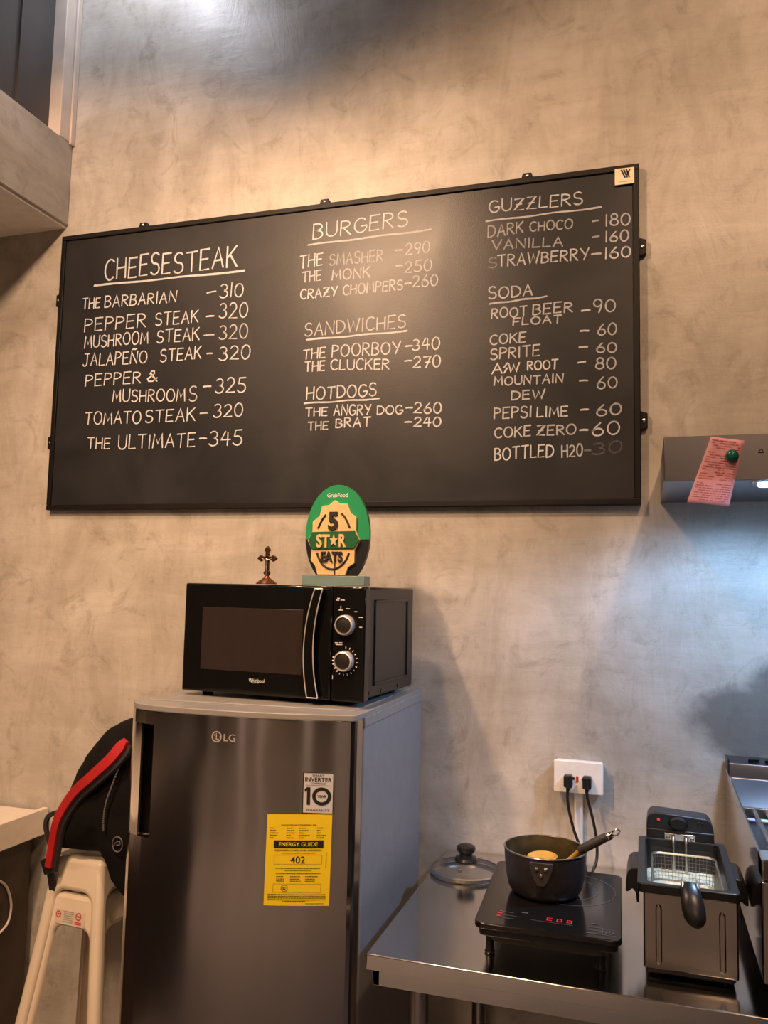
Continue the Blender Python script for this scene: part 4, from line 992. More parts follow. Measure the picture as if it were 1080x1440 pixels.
# ------------------------------------------------------------------ award plaque on the microwave
aw = empty('award_plaque', (-0.722, -0.29, MT), 'oval green award plaque reading 5 STAR on a clear block, standing on the microwave', 'award plaque')
AX, AY, AZ = -0.7205, -0.295, 1.618
MB().box(-0.805, -0.642, AY - 0.022, AY + 0.022, MT, MT + 0.024).build('base_block', M_ACRYLIC, aw, bevel=0.0015)
RX, RZ = 0.0835, 0.1250
zcut = MT + 0.022; a_cut = math.degrees(math.asin((zcut - AZ) / RZ)); zs = 1.6085; a_s = math.degrees(math.asin((zs - AZ) / RZ))
b = MB(); b.prism(arc(AX, AZ, RX, RZ, a_s, 180 - a_s, 50), 'y', AY - 0.006, AY + 0.006); b.build('upper_plate', M_GREEN, aw, ang=30)
b = MB(); b.prism(arc(AX, AZ, RX, RZ, a_s, a_cut, 16) + arc(AX, AZ, RX, RZ, 180 - a_cut, 180 - a_s, 16), 'y', AY - 0.006, AY + 0.006); b.build('lower_plate', M_NAVY, aw, ang=30)
# scalloped gold badge
def B(u, v): return (AX + (u - 525) * 0.000199, 1.7435 - (v - 15) * 0.0001823)
badge = [(495, 230), (570, 280), (660, 280), (705, 405), (780, 460), (780, 640), (835, 770), (770, 900), (770, 1075), (690, 1130), (655, 1232),
         (290, 1232), (255, 1110), (195, 1040), (205, 890), (150, 775), (210, 650), (210, 520), (300, 440), (330, 305), (420, 295)]
b = MB(); b.prism([B(*p) for p in badge], 'y', AY - 0.013, AY - 0.006); bd = b.build('badge', M_GOLD, aw, bevel=0.0006)
b = MB(); b.prism([B(*p) for p in ((215, 660), (770, 645), (832, 770), (765, 880), (215, 893), (165, 775))], 'y', AY - 0.017, AY - 0.013)
rb = b.build('ribbon', M_DKGREEN, bd, bevel=0.0006)
fa = lambda yy: (lambda x, z: (x, yy, z))
def raised(mb, y0, y1, s, cx, cz, h, width, bold):
    vs, fs, w = glyphs(s, bold); sx = width / w
    k = len(mb.v)
    text(mb, s, fa(y0), cx, cz, h, width, bold); 
    nv = len(vs); edges = {}
    for f_ in fs:
        for i in range(len(f_)):
            e1 = (f_[i], f_[(i + 1) % len(f_)]); edges[e1] = edges.get(e1, 0) + 1
    back = [Vector((p.x, y1, p.z)) for p in mb.v[k:k + nv]]
    mb.v += back
    for (a, c_) in edges:
        if (c_, a) not in edges: mb.f.append((k + a, k + c_, k + nv + c_, k + nv + a))
b = MB(); cx5, cz5 = B(485, 508); raised(b, AY - 0.018, AY - 0.013, '5', cx5, cz5, 0.0425, 0.025, 0.030)
cxe, cze = B(478, 990); raised(b, AY - 0.018, AY - 0.013, 'EATS', cxe, cze, 0.0235, 0.056, 0.034)
b.build('black_lettering', M_BLACKPRINT, bd, smooth=False)
b = MB()
cxs, czs = B(368, 780); raised(b, AY - 0.021, AY - 0.017, 'ST', cxs, czs, 0.030, 0.035, 0.028)
cxr, czr = B(622, 775); raised(b, AY - 0.021, AY - 0.017, 'R', cxr, czr, 0.030, 0.0185, 0.028)
sx_, sz_ = B(507, 778); st = []
for k in range(10):
    r_ = 0.0155 if k % 2 == 0 else 0.0065; a = radians(90 + 36 * k); st.append((sx_ + r_ * 0.72 * cos(a), sz_ + r_ * cos(0) * sin(a)))
b.prism(st, 'y', AY - 0.021, AY - 0.017)
b.build('gold_lettering', M_GOLD, rb, smooth=False)
def inlay(pp, w=0.0026):
    b = MB(); b.tube([(p[0], AY - 0.0135, p[1]) for p in pp], w, 8); b.build('curved_line', M_BLACKPRINT, bd)
inlay([B(285, 610), B(305, 560), B(335, 495), B(385, 425)]); inlay([B(590, 410), B(640, 470), B(675, 540), B(700, 600)])
inlay(spline([(*B(280, 940), 0), (*B(310, 1020), 0), (*B(370, 1110), 0), (*B(480, 1160), 0), (*B(590, 1120), 0), (*B(660, 1040), 0), (*B(700, 940), 0)], 5))
inlay([B(518, 1060), B(520, 1225)], 0.0016)
b = MB(); cxg, czg = B(518, 158); text(b, 'GrabFood', fa(AY - 0.0068), cxg, czg, 0.0105, 0.054, 0.008); b.build('white_lettering', M_WHITEPRINT, aw, smooth=False)
# ------------------------------------------------------------------ left counter
lc = empty('white_counter', (-2.3, -1.0, 0.0), 'white topped counter with dark brown panel at the left edge of the photo', 'counter')
b = MB(); b.box(-3.2, -1.752, -2.4, -0.013, 0.724, 0.790); b.build('worktop', M_WHITELAM, lc, bevel=0.002)
b = MB(); b.box(-1.770, -1.750, -2.4, -0.012, 0.724, 0.801); b.build('raised_edge', M_WHITELAM, lc, bevel=0.002)
b = MB(); b.box(-3.2, -1.790, -2.35, -0.03, 0.0, 0.724); b.build('side_panel', M_CABINET, lc, bevel=0.002)
wc = MB(); wc.tube(spline([(-1.7855, -0.32, 0.640), (-1.7855, -0.20, 0.640), (-1.7855, -0.140, 0.610), (-1.7855, -0.112, 0.560), (-1.7855, -0.108, 0.520), (-1.7855, -0.125, 0.487), (-1.7855, -0.19, 0.470), (-1.7855, -0.32, 0.475)], 6), 0.0035, 8)
tag(wc.build('power_cord', M_WCORD), 'white cord looping on the dark panel below the white counter', 'cord')

# ------------------------------------------------------------------ two stacked stools
def stool(name, cx, cy, z0, rot, label):
    root = empty(name, (cx, cy, z0), label, 'stool', 'stacked plastic stools beside the fridge')
    H = 0.665; T, Bt = 0.082, 0.168
    xf = Matrix.Translation((cx, cy, z0)) @ Matrix.Rotation(radians(rot), 4, 'Z')
    def half(z): return T + (Bt - T) * (1 - z / H) ** 1.08
    mb = MB(); za = H - 0.086
    legw = 0.035
    for k in range(4):
        a = k * pi / 2; ca, sa = cos(a), sin(a)
        def P(u, z, inset=0.0):
            x = u; y = -half(z) + inset
            return (ca * x - sa * y, sa * x + ca * y, z)
        zs_ = [0, 0.1, 0.2, 0.3, 0.4, 0.48]
        left = [P(-half(z), z) for z in zs_]; top = [P(-half(H), H), P(half(H), H)]
        right = [P(half(z), z) for z in reversed(zs_)]
        def ui(z): return half(z) - legw
        r = 0.030
        inner = [P(ui(z), z) for z in zs_ if z < za - r]
        inner += [P(ui(za - r) - r + r * cos(radians(t)), za - r + r * sin(radians(t))) for t in range(0, 91, 15)]
        inner += [P(-(ui(za - r) - r) - r * cos(radians(t)), za - r + r * sin(radians(t))) for t in range(90, -1, -15)]
        inner += [P(-ui(z), z) for z in reversed(zs_) if z < za - r]
        # apron and legs as quads so that the shell bends cleanly
        mb.sheet(left + top + right + inner)
        # lips folded inwards along the arch
        lip = []
        li = inner
        for i in range(len(li) - 1):
            p, q2 = Vector(li[i]), Vector(li[i + 1]); nrm = Vector((sa, -ca, 0)) * -0.014
            mb.sheet([p, q2, q2 + nrm, p + nrm])
    n = 6
    h = half(H)
    mb.sheet([(-h, -h, H), (h, -h, H), (h, h, H), (-h, h, H)])
    o = mb.build('shell', M_STOOL, root, xf=xf, weld=True, ang=60)
    bv = o.modifiers.new('bevel', 'BEVEL'); bv.width = 0.020; bv.segments = 4; bv.limit_method = 'ANGLE'; bv.angle_limit = radians(60)
    so_ = o.modifiers.new('solid', 'SOLIDIFY'); so_.thickness = 0.0035; so_.offset = -1
    return root, xf, half, H, za
SX, SY, SR = -1.447, -0.178, -4
st2, xf2, hf2, HH, zaa = stool('plastic_stool', SX, SY, 0.0, SR, 'lower beige plastic stool with a red printed sticker, nested under the other stool')
st1, xf1, hf1, _, _ = stool('plastic_stool', SX, SY, 0.092, SR, 'upper beige plastic stool carrying the black backpack')
lab = MB(); lp = MB(); lr = MB()
def apron(u, z, off): return xf2 @ Vector((u, -hf2(z) - off, z))
lab.sheet([apron(-0.055, 0.587, 0.0012), apron(0.043, 0.587, 0.0012), apron(0.043, 0.622, 0.0012), apron(-0.055, 0.622, 0.0012)])
lo = lab.build('sticker', mat('clear_sticker', (0.66, 0.56, 0.46), 0.35), st2, smooth=False)
for k in range(6):
    z = 0.5935 + k * 0.005
    x = -0.026
    while x < 0.006:
        e_ = min(0.006, x + rr.uniform(0.003, 0.008)); lp.sheet([apron(x, z, 0.002), apron(e_, z, 0.002), apron(e_, z + 0.0018, 0.002), apron(x, z + 0.0018, 0.002)]); x = e_ + 0.001
lp.build('grey_printing', M_DIMPRINT, lo, smooth=False)
for (cx_, cz_, r_) in ((-0.044, 0.610, 0.0085), (0.022, 0.612, 0.0095)):
    for k in range(18):
        a = 2 * pi * k / 18; a2 = a + 2 * pi / 18; i_ = r_ * 0.72
        lr.sheet([apron(cx_ + r_ * cos(a), cz_ + r_ * sin(a), 0.002), apron(cx_ + r_ * cos(a2), cz_ + r_ * sin(a2), 0.002), apron(cx_ + i_ * cos(a2), cz_ + i_ * sin(a2), 0.002), apron(cx_ + i_ * cos(a), cz_ + i_ * sin(a), 0.002)])
    lr.sheet([apron(cx_ - r_ * .5, cz_ - 0.0015, 0.002), apron(cx_ + r_ * .5, cz_ - 0.0015, 0.002), apron(cx_ + r_ * .5, cz_ + 0.002, 0.002), apron(cx_ - r_ * .5, cz_ + 0.002, 0.002)])
for z in (0.5925, 0.5965): lr.sheet([apron(0.012, z, 0.002), apron(0.033, z, 0.002), apron(0.033, z + 0.0025, 0.002), apron(0.012, z + 0.0025, 0.002)])
lr.build('red_printing', M_REDPRINT, lo, smooth=False)

# ------------------------------------------------------------------ backpack leaning on the fridge
bp = empty('backpack', (-1.36, -0.23, 0.76), 'black backpack with a red strap resting on the stool, leaning towards the fridge', 'backpack')
def pillow(outline, yc, dep, n=7, pw=2.6):
    """closed cushion whose silhouette is the outline in (x, z)"""
    cx = sum(p[0] for p in outline) / len(outline); cz = sum(p[1] for p in outline) / len(outline)
    m = len(outline); vs = []; fs = []
    ts = [sin(pi / 2 * k / n) for k in range(-n, n + 1)]
    for t in ts:
        s = max(0.05, (1 - abs(t) ** pw) ** (1 / pw)) if abs(t) < 1 else 0.30
        for (x, z) in outline: vs.append((cx + (x - cx) * s, yc + t * dep, cz + (z - cz) * s))
    L_ = len(ts)
    for i in range(L_ - 1):
        fs += [(i * m + k, i * m + (k + 1) % m, (i + 1) * m + (k + 1) % m, (i + 1) * m + k) for k in range(m)]
    fs += [tuple(range(m)), tuple(range((L_ - 1) * m, L_ * m))]
    return vs, fs
ol = [(-1.200, 1.132), (-1.314, 1.128), (-1.350, 1.123), (-1.384, 1.105), (-1.412, 1.075), (-1.438, 1.040), (-1.466, 1.005), (-1.486, 0.975), (-1.496, 0.935),
      (-1.518, 0.885), (-1.535, 0.840), (-1.540, 0.795), (-1.520, 0.772), (-1.450, 0.768), (-1.385, 0.766), (-1.345, 0.735), (-1.310, 0.680), (-1.265, 0.640), (-1.215, 0.650), (-1.180, 0.75), (-1.165, 0.90), (-1.170, 1.05)]
oc = [(p.x, p.y) for p in spline([(x, z, 0) for x, z in ol + [ol[0]]], 3)][:-1]
b = MB(); b.add(*pillow(oc, -0.205, 0.105)); bag = b.build('main_bag', M_BAG, bp, ang=80)
dm = bag.modifiers.new('sub', 'SUBSURF'); dm.levels = 1; dm.render_levels = 1
tx = bpy.data.textures.new('cloth_folds', 'CLOUDS'); tx.noise_scale = 0.09
dd = bag.modifiers.new('folds', 'DISPLACE'); dd.texture = tx; dd.strength = 0.022; dd.mid_level = 0.5; dd.texture_coords = 'LOCAL'
def ribbon(path, width, thick, wfn=None):
    """soft webbing band: path in 3D, broad side in the (x, z) plane"""
    path = [Vector(p) for p in path]; mb = MB(); n = len(path); L_ = []; 
    for i, p in enumerate(path):
        t = (path[min(i + 1, n - 1)] - path[max(i - 1, 0)]).normalized()
        s = Vector((-t.z, 0, t.x)).normalized(); w = width * (wfn(i / (n - 1)) if wfn else 1)
        L_.append([p + s * w + Vector((0, 0.004, 0)), p + s * w * 0.8 + Vector((0, -thick, 0)), p - s * w * 0.8 + Vector((0, -thick, 0)), p - s * w + Vector((0, 0.004, 0))])
    vs = [q for r_ in L_ for q in r_]; fs = []
    for i in range(n - 1):
        fs += [(i * 4 + k, i * 4 + (k + 1) % 4, i * 4 + 4 + (k + 1) % 4, i * 4 + 4 + k) for k in range(4)]
    fs += [(0, 1, 2, 3), tuple((n - 1) * 4 + k for k in range(4))]
    return mb.add(vs, fs)
sp = spline([(-1.277, -0.322, 1.088), (-1.290, -0.328, 1.068), (-1.312, -0.334, 1.040), (-1.366, -0.334, 0.992), (-1.412, -0.326, 0.955), (-1.448, -0.318, 0.915), (-1.478, -0.312, 0.866), (-1.498, -0.300, 0.802), (-1.512, -0.292, 0.738)], 5)
wf = lambda t: (0.55 + 4.5 * t if t < 0.1 else 1.0) * (1 - 0.30 * t)
sk_ = ribbon([p + Vector((0.006, 0.004, -0.010)) for p in sp], 0.021, 0.004, wf).build('strap_backing', M_BAGTRIM, bp, ang=60)
stp = ribbon(sp, 0.0165, 0.009, wf).build('shoulder_strap', M_RED, bp, ang=60); stp['label'] = 'red padded shoulder strap'
b = ribbon(spline([(-1.462, -0.305, 0.878), (-1.492, -0.30, 0.880), (-1.520, -0.30, 0.868), (-1.526, -0.30, 0.842), (-1.516, -0.30, 0.815), (-1.508, -0.30, 0.797)], 5), 0.0065, 0.003)
b.build('side_loop', M_BAGTRIM, bp, ang=60)
b = MB(); b.box(-0.012, 0.012, -0.005, 0.005, -0.020, 0.020, Matrix.Translation((-1.522, -0.292, 0.738)) @ Matrix.Rotation(radians(-24), 4, 'Y'))
b.build('buckle', M_BLACKPL, bp, bevel=0.003)
b = ribbon(spline([(-1.515, -0.290, 0.728), (-1.520, -0.270, 0.690), (-1.528, -0.25, 0.62), (-1.55, -0.25, 0.56)], 5), 0.012, 0.003); b.build('webbing_tail', M_BAGTRIM, bp, ang=60)
b = MB(); zp = spline([(-1.286, -0.322, 1.040), (-1.296, -0.3235, 1.010), (-1.314, -0.324, 0.962), (-1.326, -0.324, 0.925), (-1.331, -0.323, 0.890), (-1.331, -0.321, 0.855)], 7)
for i in range(0, len(zp) - 1): b.tube([zp[i], zp[i].lerp(zp[i + 1], 0.62)], 0.0022, 6)
b.build('zip', M_ZIP, bp)
b = MB(); lgp = arc(0, 0, 0.0150, 0.0185, 0, 360, 24)
b.tube([(-1.291 + x, -0.316, 0.826 + z) for x, z in lgp[:-1]], 0.0014, 6, closed=True)
b.tube(spline([(-1.303, -0.3165, 0.818), (-1.295, -0.3165, 0.830), (-1.285, -0.3165, 0.834), (-1.283, -0.3165, 0.826), (-1.293, -0.3165, 0.824)], 4), 0.0013, 6)
b.build('emblem', M_ZIP, bp)

# ------------------------------------------------------------------ stainless work table
ZC = 0.815; TX0, TX1, TY0 = -0.500, 1.30, -0.672
tb = empty('work_table', (0.4, -0.33, 0.0), 'stainless steel work table right of the fridge holding the cooker and fryers', 'table')
b = MB(); b.box(TX0, TX1, TY0, -0.004, ZC - 0.028, ZC); b.build('worktop', M_STEEL_TB, tb, bevel=0.0022, seg=3)
b = MB(); b.box(TX0 + 0.012, TX1, TY0 + 0.006, TY0 + 0.022, ZC - 0.056, ZC - 0.028); b.box(TX0 + 0.012, TX0 + 0.026, TY0 + 0.006, -0.02, ZC - 0.056, ZC - 0.028)
b.build('apron', M_STEEL_TB, tb, bevel=0.0015)
for (x, y) in ((-0.404, -0.640), (-0.404, -0.05), (1.22, -0.640), (1.22, -0.05)):
    b = MB(); b.lathe([(0.0175, 0.0), (0.0175, ZC - 0.056)], x, y, 24); b.build('leg', M_LEG, tb)
b = MB(); b.box(-0.44, 1.25, -0.655, -0.03, 0.20, 0.222); b.build('undershelf', M_STEEL_TB, tb, bevel=0.003)

# ------------------------------------------------------------------ glass lid
LX, LY = -0.417, -0.168
ld = empty('glass_lid', (LX, LY, ZC), 'round glass pot lid with black knob lying on the steel table', 'lid')
b = MB(); b.lathe([(0.084, ZC + 0.001), (0.0865, ZC + 0.003), (0.0865, ZC + 0.010), (0.082, ZC + 0.012), (0.081, ZC + 0.008), (0.082, ZC + 0.001)], LX, LY, 64, caps=False); b.build('steel_rim', M_POTRIM, ld)
pf = [(0.082, ZC + 0.0095), (0.074, ZC + 0.0155), (0.060, ZC + 0.0215), (0.040, ZC + 0.0260), (0.020, ZC + 0.0285), (0.001, ZC + 0.0290)]
b = MB(); b.lathe(pf + [(r_, z - 0.003) for r_, z in pf[::-1]], LX, LY, 64, caps=False); b.build('glass_dome', M_GLASS, ld)
b = MB(); b.lathe([(0.0270, ZC + 0.027), (0.0280, ZC + 0.031), (0.0250, ZC + 0.037), (0.0165, ZC + 0.040), (0.0150, ZC + 0.046), (0.0205, ZC + 0.050), (0.0228, ZC + 0.056), (0.0215, ZC + 0.062), (0.014, ZC + 0.066), (0.001, ZC + 0.067)], LX, LY, 36); b.build('knob', M_BLACKPL, ld)
b = MB(); b.lathe([(0.0045, ZC + 0.018), (0.0045, ZC + 0.0245), (0.0025, ZC + 0.0255), (0.002, ZC + 0.022)], LX - 0.002, LY - 0.056, 16); b.build('steam_vent', M_CHROME, ld)

# ------------------------------------------------------------------ induction cooker
PT = 0.891
CK = [(-0.303, -0.650), (-0.320, -0.287), (-0.052, -0.292), (-0.043, -0.645)]     # front left, back left, back right, front right
ck = empty('induction_cooker', (-0.18, -0.46, ZC), 'black glass induction cooker with red digits, standing on the steel table', 'induction cooker')
def rpoly(c, r, n=5):
    out = []
    for i, p in enumerate(c):
        p = Vector(p); a = (Vector(c[i - 1]) - p).normalized(); d_ = (Vector(c[(i + 1) % 4]) - p).normalized()
        for k in range(n + 1):
            t = k / n; out.append(tuple(p + a * r * (1 - t) ** 2 + d_ * r * t ** 2))
    return out
def inset(c, d_):
    m = sum((Vector(p) for p in c), Vector((0, 0))) / 4
    return [tuple(m + (Vector(p) - m) * (1 - d_)) for p in c]
b = MB(); b.prism(rpoly(CK, 0.020), 'z', PT - 0.011, PT); b.build('glass_top', M_COOKTOP, ck, bevel=0.002)
b = MB(); b.prism(rpoly(inset(CK, 0.05), 0.018), 'z', PT - 0.026, PT - 0.011); b.build('upper_shell', M_BLACKPL, ck, bevel=0.002)
b = MB(); b.prism(rpoly(inset(CK, 0.20), 0.02), 'z', PT - 0.046, PT - 0.026); b.build('base_housing', M_BLACKMAT, ck, bevel=0.003)
for (x, y) in ((-0.284, -0.585), (-0.082, -0.585), (-0.292, -0.335), (-0.075, -0.335)):
    b = MB(); b.lathe([(0.009, ZC), (0.010, ZC + 0.003), (0.0075, ZC + 0.008), (0.0075, PT - 0.024)], x, y, 20); b.build('foot', M_BLACKPL, ck)
zt = PT + 0.0006
b = MB(); HX, HY = -0.155, -0.415
def flatring(mb, cx, cy, r0, r1, z, a0=0, a1=360, n=72):
    for i in range(n):
        a = radians(a0 + (a1 - a0) * i / n); c_ = radians(a0 + (a1 - a0) * (i + 1) / n)
        mb.sheet([(cx + r0 * cos(a), cy + r0 * sin(a), z), (cx + r1 * cos(a), cy + r1 * sin(a), z), (cx + r1 * cos(c_), cy + r1 * sin(c_), z), (cx + r0 * cos(c_), cy + r0 * sin(c_), z)])
flatring(b, HX, HY, 0.0925, 0.0940, zt); flatring(b, HX, HY, 0.060, 0.0610, zt)
def rect(mb, x, y, w, h, z=zt): mb.sheet([(x, y, z), (x + w, y, z), (x + w, y + h, z), (x, y + h, z)])
for k in range(3): rect(b, -0.105, -0.600 - k * 0.014, 0.030, 0.0018)
rect(b, -0.098, -0.585, 0.012, 0.004); rect(b, -0.262, -0.585, 0.022, 0.0018); rect(b, -0.262, -0.600, 0.030, 0.0016); rect(b, -0.262, -0.614, 0.028, 0.0016); rect(b, -0.226, -0.578, 0.012, 0.005)
rect(b, -0.205, -0.606, 0.075, 0.0014)
for (x, y, w, h) in ((-0.078, -0.628, 0.026, 0.001), (-0.078, -0.603, 0.026, 0.001), (-0.078, -0.628, 0.001, 0.026), (-0.053, -0.628, 0.001, 0.026)): rect(b, x, y, w, h)
flatring(b, -0.065, -0.6155, 0.0055, 0.0075, zt, 120, 420, 30); rect(b, -0.0658, -0.616, 0.0016, 0.009)
b.build('markings', M_COOKMARK, ck, smooth=False)
b = MB()
for i, x in enumerate((-0.178, -0.160, -0.142)):
    for (dx, dy, w, h) in ((0, 0, 0.0018, 0.010), (0.0080, 0, 0.0018, 0.010), (0, 0.010, 0.0098, 0.0018), (0, -0.001, 0.0098, 0.0018)):
        if i == 0 and dx > 0 and w < 0.002: continue
        rect(b, x + dx, -0.596 + dy, w, h)
b.build('display_digits', M_LEDRED, ck, smooth=False)
b = MB(); rect(b, -0.268, -0.594, 0.008, 0.003); rect(b, -0.268, -0.607, 0.007, 0.003); rect(b, -0.266, -0.582, 0.004, 0.004); b.build('indicator_lamps', M_LEDDIM, ck, smooth=False)

# ------------------------------------------------------------------ saucepan and spoon
PX, PY = -0.197, -0.452
pz = PT + 0.0012
pan = empty('saucepan', (PX, PY, pz), 'dark grey saucepan with stained inside, on the induction cooker', 'saucepan')
ZR = pz + 0.086
b = MB(); b.lathe([(0.001, pz), (0.060, pz), (0.067, pz + 0.004), (0.072, pz + 0.012), (0.0775, pz + 0.035), (0.0805, pz + 0.065), (0.0815, ZR - 0.002), (0.0815, ZR)], PX, PY, 72, caps=False); b.build('outer_wall', M_POT, pan, ang=50)
b = MB(); b.lathe([(0.0795, ZR), (0.0788, pz + 0.065), (0.0755, pz + 0.035), (0.070, pz + 0.014), (0.063, pz + 0.006), (0.001, pz + 0.005)], PX, PY, 72, caps=False); b.build('inner_wall', M_POTIN, pan, ang=50)
b = MB(); b.tube([(PX + 0.0812 * cos(a * pi / 36), PY + 0.0812 * sin(a * pi / 36), ZR) for a in range(72)], 0.0019, 8, closed=True); b.build('rim', M_POTRIM, pan)
b = MB(); b.lathe([(0.001, pz + 0.034), (0.0752, pz + 0.034)], PX, PY, 64, caps=False); b.build('oil', M_SAUCE, pan, smooth=False)
# riveted plate that held the side grip
def onpot(a, z, off):
    t = (z - pz) / 0.086; r_ = 0.0775 + 0.004 * min(1, max(0, (t - 0.4) / 0.6)) + off
    return (PX + r_ * sin(a), PY - r_ * cos(a), z)
b = MB(); A0 = 0.02; ou = [(-0.26, 0.080), (0.26, 0.080), (0.25, 0.066), (0.17, 0.046), (0.08, 0.036), (-0.08, 0.036), (-0.17, 0.046), (-0.25, 0.066)]
fr_ = [onpot(A0 + a, pz + z, 0.006) for a, z in ou]; bk_ = [onpot(A0 + a * 1.1, pz + z, -0.002) for a, z in ou]; nn = len(ou)
b.add(fr_ + bk_, [tuple(range(nn))] + [(i, (i + 1) % nn, nn + (i + 1) % nn, nn + i) for i in range(nn)])
pl_ = b.build('grip_plate', M_GRIP, pan, bevel=0.0015)
b = MB()
for a, z in ((-0.10, 0.068), (0.10, 0.068), (0.0, 0.056)):
    c_ = Vector(onpot(A0 + a, pz + z, 0.0055)); b.ball(c_, 0.0045, 0.0022, 0.0040, 8)
b.build('rivet', M_LEG, pl_)
sp_ = empty('cooking_spoon', (-0.205, -0.450, 0.940), 'golden spoon with dark grey grip resting in the saucepan', 'spoon')
b = MB(); tm = Matrix.Translation((-0.205, -0.428, 0.9475)) @ Matrix.Rotation(radians(-3), 4, 'Y') @ Matrix.Rotation(radians(3), 4, 'X')
b.lathe([(0.001, -0.006), (0.016, -0.005), (0.026, 0.0), (0.0305, 0.006), (0.0295, 0.0065), (0.024, 0.002), (0.014, -0.0015), (0.001, -0.0025)], 0, 0, 40, tm)
b.build('bowl', M_LADLE, sp_)
b = MB(); b.tube(spline([(-0.178, -0.448, 0.9455), (-0.158, -0.446, 0.9510), (-0.142, -0.444, 0.964), (-0.126, -0.443, 0.9795), (-0.112, -0.443, 0.988)], 5), 0.0062, 12, flat=0.7); b.build('neck', M_LADLE, sp_)
b = MB(); b.tube([(-0.131, -0.4435, 0.9755), (-0.126, -0.443, 0.9795), (-0.110, -0.4425, 0.9895), (-0.092, -0.442, 1.0005), (-0.076, -0.442, 1.0095)], [0.0068, 0.0085, 0.0092, 0.0090, 0.0082], 16); b.build('grip', M_GRIP, sp_)
b = MB(); b.tube([(-0.076, -0.442, 1.0095), (-0.071, -0.442, 1.0125), (-0.0665, -0.442, 1.0150)], [0.0084, 0.0088, 0.0060], 14)
lpc = Vector((-0.0600, -0.442, 1.0190)); dx_ = Vector((0.86, 0, 0.51)); dz_ = Vector((-0.51, 0, 0.86))
b.tube([lpc + dx_ * 0.0085 * cos(k * pi / 10) + dz_ * 0.0050 * sin(k * pi / 10) for k in range(20)], 0.0017, 8, closed=True); b.build('hanging_ring', M_CHROME, sp_)

# ------------------------------------------------------------------ deep fryer
fy = empty('deep_fryer', (0.07, -0.44, ZC), 'steel fronted electric deep fryer with black dial head, on the work table', 'deep fryer')
X0, X1, YF, YB, ZT = -0.008, 0.149, -0.590, -0.300, 0.968
def rring(mb, o_, i_, z0, z1):
    n = len(o_)
    vs = [(p[0], p[1], z0) for p in o_] + [(p[0], p[1], z1) for p in o_] + [(p[0], p[1], z1) for p in i_] + [(p[0], p[1], z0) for p in i_]
    fs = []
    for k in range(n):
        j = (k + 1) % n
        fs += [(k, j, n + j, n + k), (n + k, n + j, 2 * n + j, 2 * n + k), (2 * n + k, 2 * n + j, 3 * n + j, 3 * n + k), (3 * n + k, 3 * n + j, j, k)]
    mb.add(vs, fs)
b = MB(); rring(b, rrect(X0 + 0.004, X1 - 0.004, YF + 0.006, YB, 0.006), rrect(X0 + 0.007, X1 - 0.007, YF + 0.009, YB - 0.003, 0.006), ZC + 0.010, ZT - 0.006); b.build('side_housing', M_BLACKMAT, fy)
b = MB(); b.prism(rrect(X0, X1, ZC + 0.016, ZT - 0.002, 0.004), 'y', YF, YF + 0.008); fp_ = b.build('front_panel', M_STEEL_FR, fy, bevel=0.003)
for x in (X0 + 0.026, X1 - 0.026):
    b = MB(); b.prism([(x - 0.0055, ZC + 0.030), (x, ZC + 0.024), (x + 0.0055, ZC + 0.030), (x + 0.0055, ZT - 0.030), (x, ZT - 0.024), (x - 0.0055, ZT - 0.030)], 'y', YF - 0.004, YF + 0.001)
    b.build('embossed_rib', M_STEEL_FR, fp_, bevel=0.0035, seg=3)
b = MB(); b.box(X0 + 0.006, X1 - 0.006, YF + 0.012, YB - 0.01, ZC + 0.004, ZC + 0.014); b.build('base_plate', M_BLACKPL, fy, bevel=0.003)
for (x, y) in ((X0 + 0.02, YF + 0.03), (X1 - 0.02, YF + 0.03), (X0 + 0.02, YB - 0.03), (X1 - 0.02, YB - 0.03)):
    b = MB(); b.lathe([(0.010, ZC), (0.010, ZC + 0.006)], x, y, 16); b.build('foot', M_BLACKPL, fy)
# black collar: a rectangular ring round the tank
CX0, CX1, CY0, CY1 = X0 - 0.010, X1 + 0.004, YF - 0.008, YB + 0.012
b = MB(); rring(b, rrect(CX0, CX1, CY0, CY1, 0.010), rrect(CX0 + 0.015, CX1 - 0.015, CY0 + 0.014, CY1 - 0.012, 0.016), ZT - 0.006, ZT + 0.010)
b.build('collar', M_BLACKPL, fy, bevel=0.002)
b = MB(); ti = rrect(CX0 + 0.016, CX1 - 0.016, CY0 + 0.015, CY1 - 0.013, 0.016); to = rrect(CX0 + 0.013, CX1 - 0.013, CY0 + 0.013, CY1 - 0.010, 0.016)
rring(b, to, ti, ZC + 0.03, ZT + 0.004); b.build('oil_tank', M_FRYTANK, fy)
b = MB(); b.sheet([(p[0], p[1], ZT - 0.050) for p in ti]); b.build('frying_oil', M_OIL, fy, smooth=False)
for sx_, xx in ((-1, CX0), (1, CX1)):
    b = MB(); b.prism([(xx - sx_ * 0.002, ZT + 0.006), (xx + sx_ * 0.010, ZT + 0.005), (xx + sx_ * 0.018, ZT - 0.003), (xx + sx_ * 0.0215, ZT - 0.018), (xx + sx_ * 0.0225, ZT - 0.040), (xx + sx_ * 0.017, ZT - 0.040), (xx + sx_ * 0.010, ZT - 0.033), (xx + sx_ * 0.004, ZT - 0.040), (xx + sx_ * 0.002, ZT - 0.058), (xx - sx_ * 0.002, ZT - 0.058)], 'y', -0.500, -0.395)
    b.build('carry_handle', M_BLACKPL, fy, bevel=0.002)
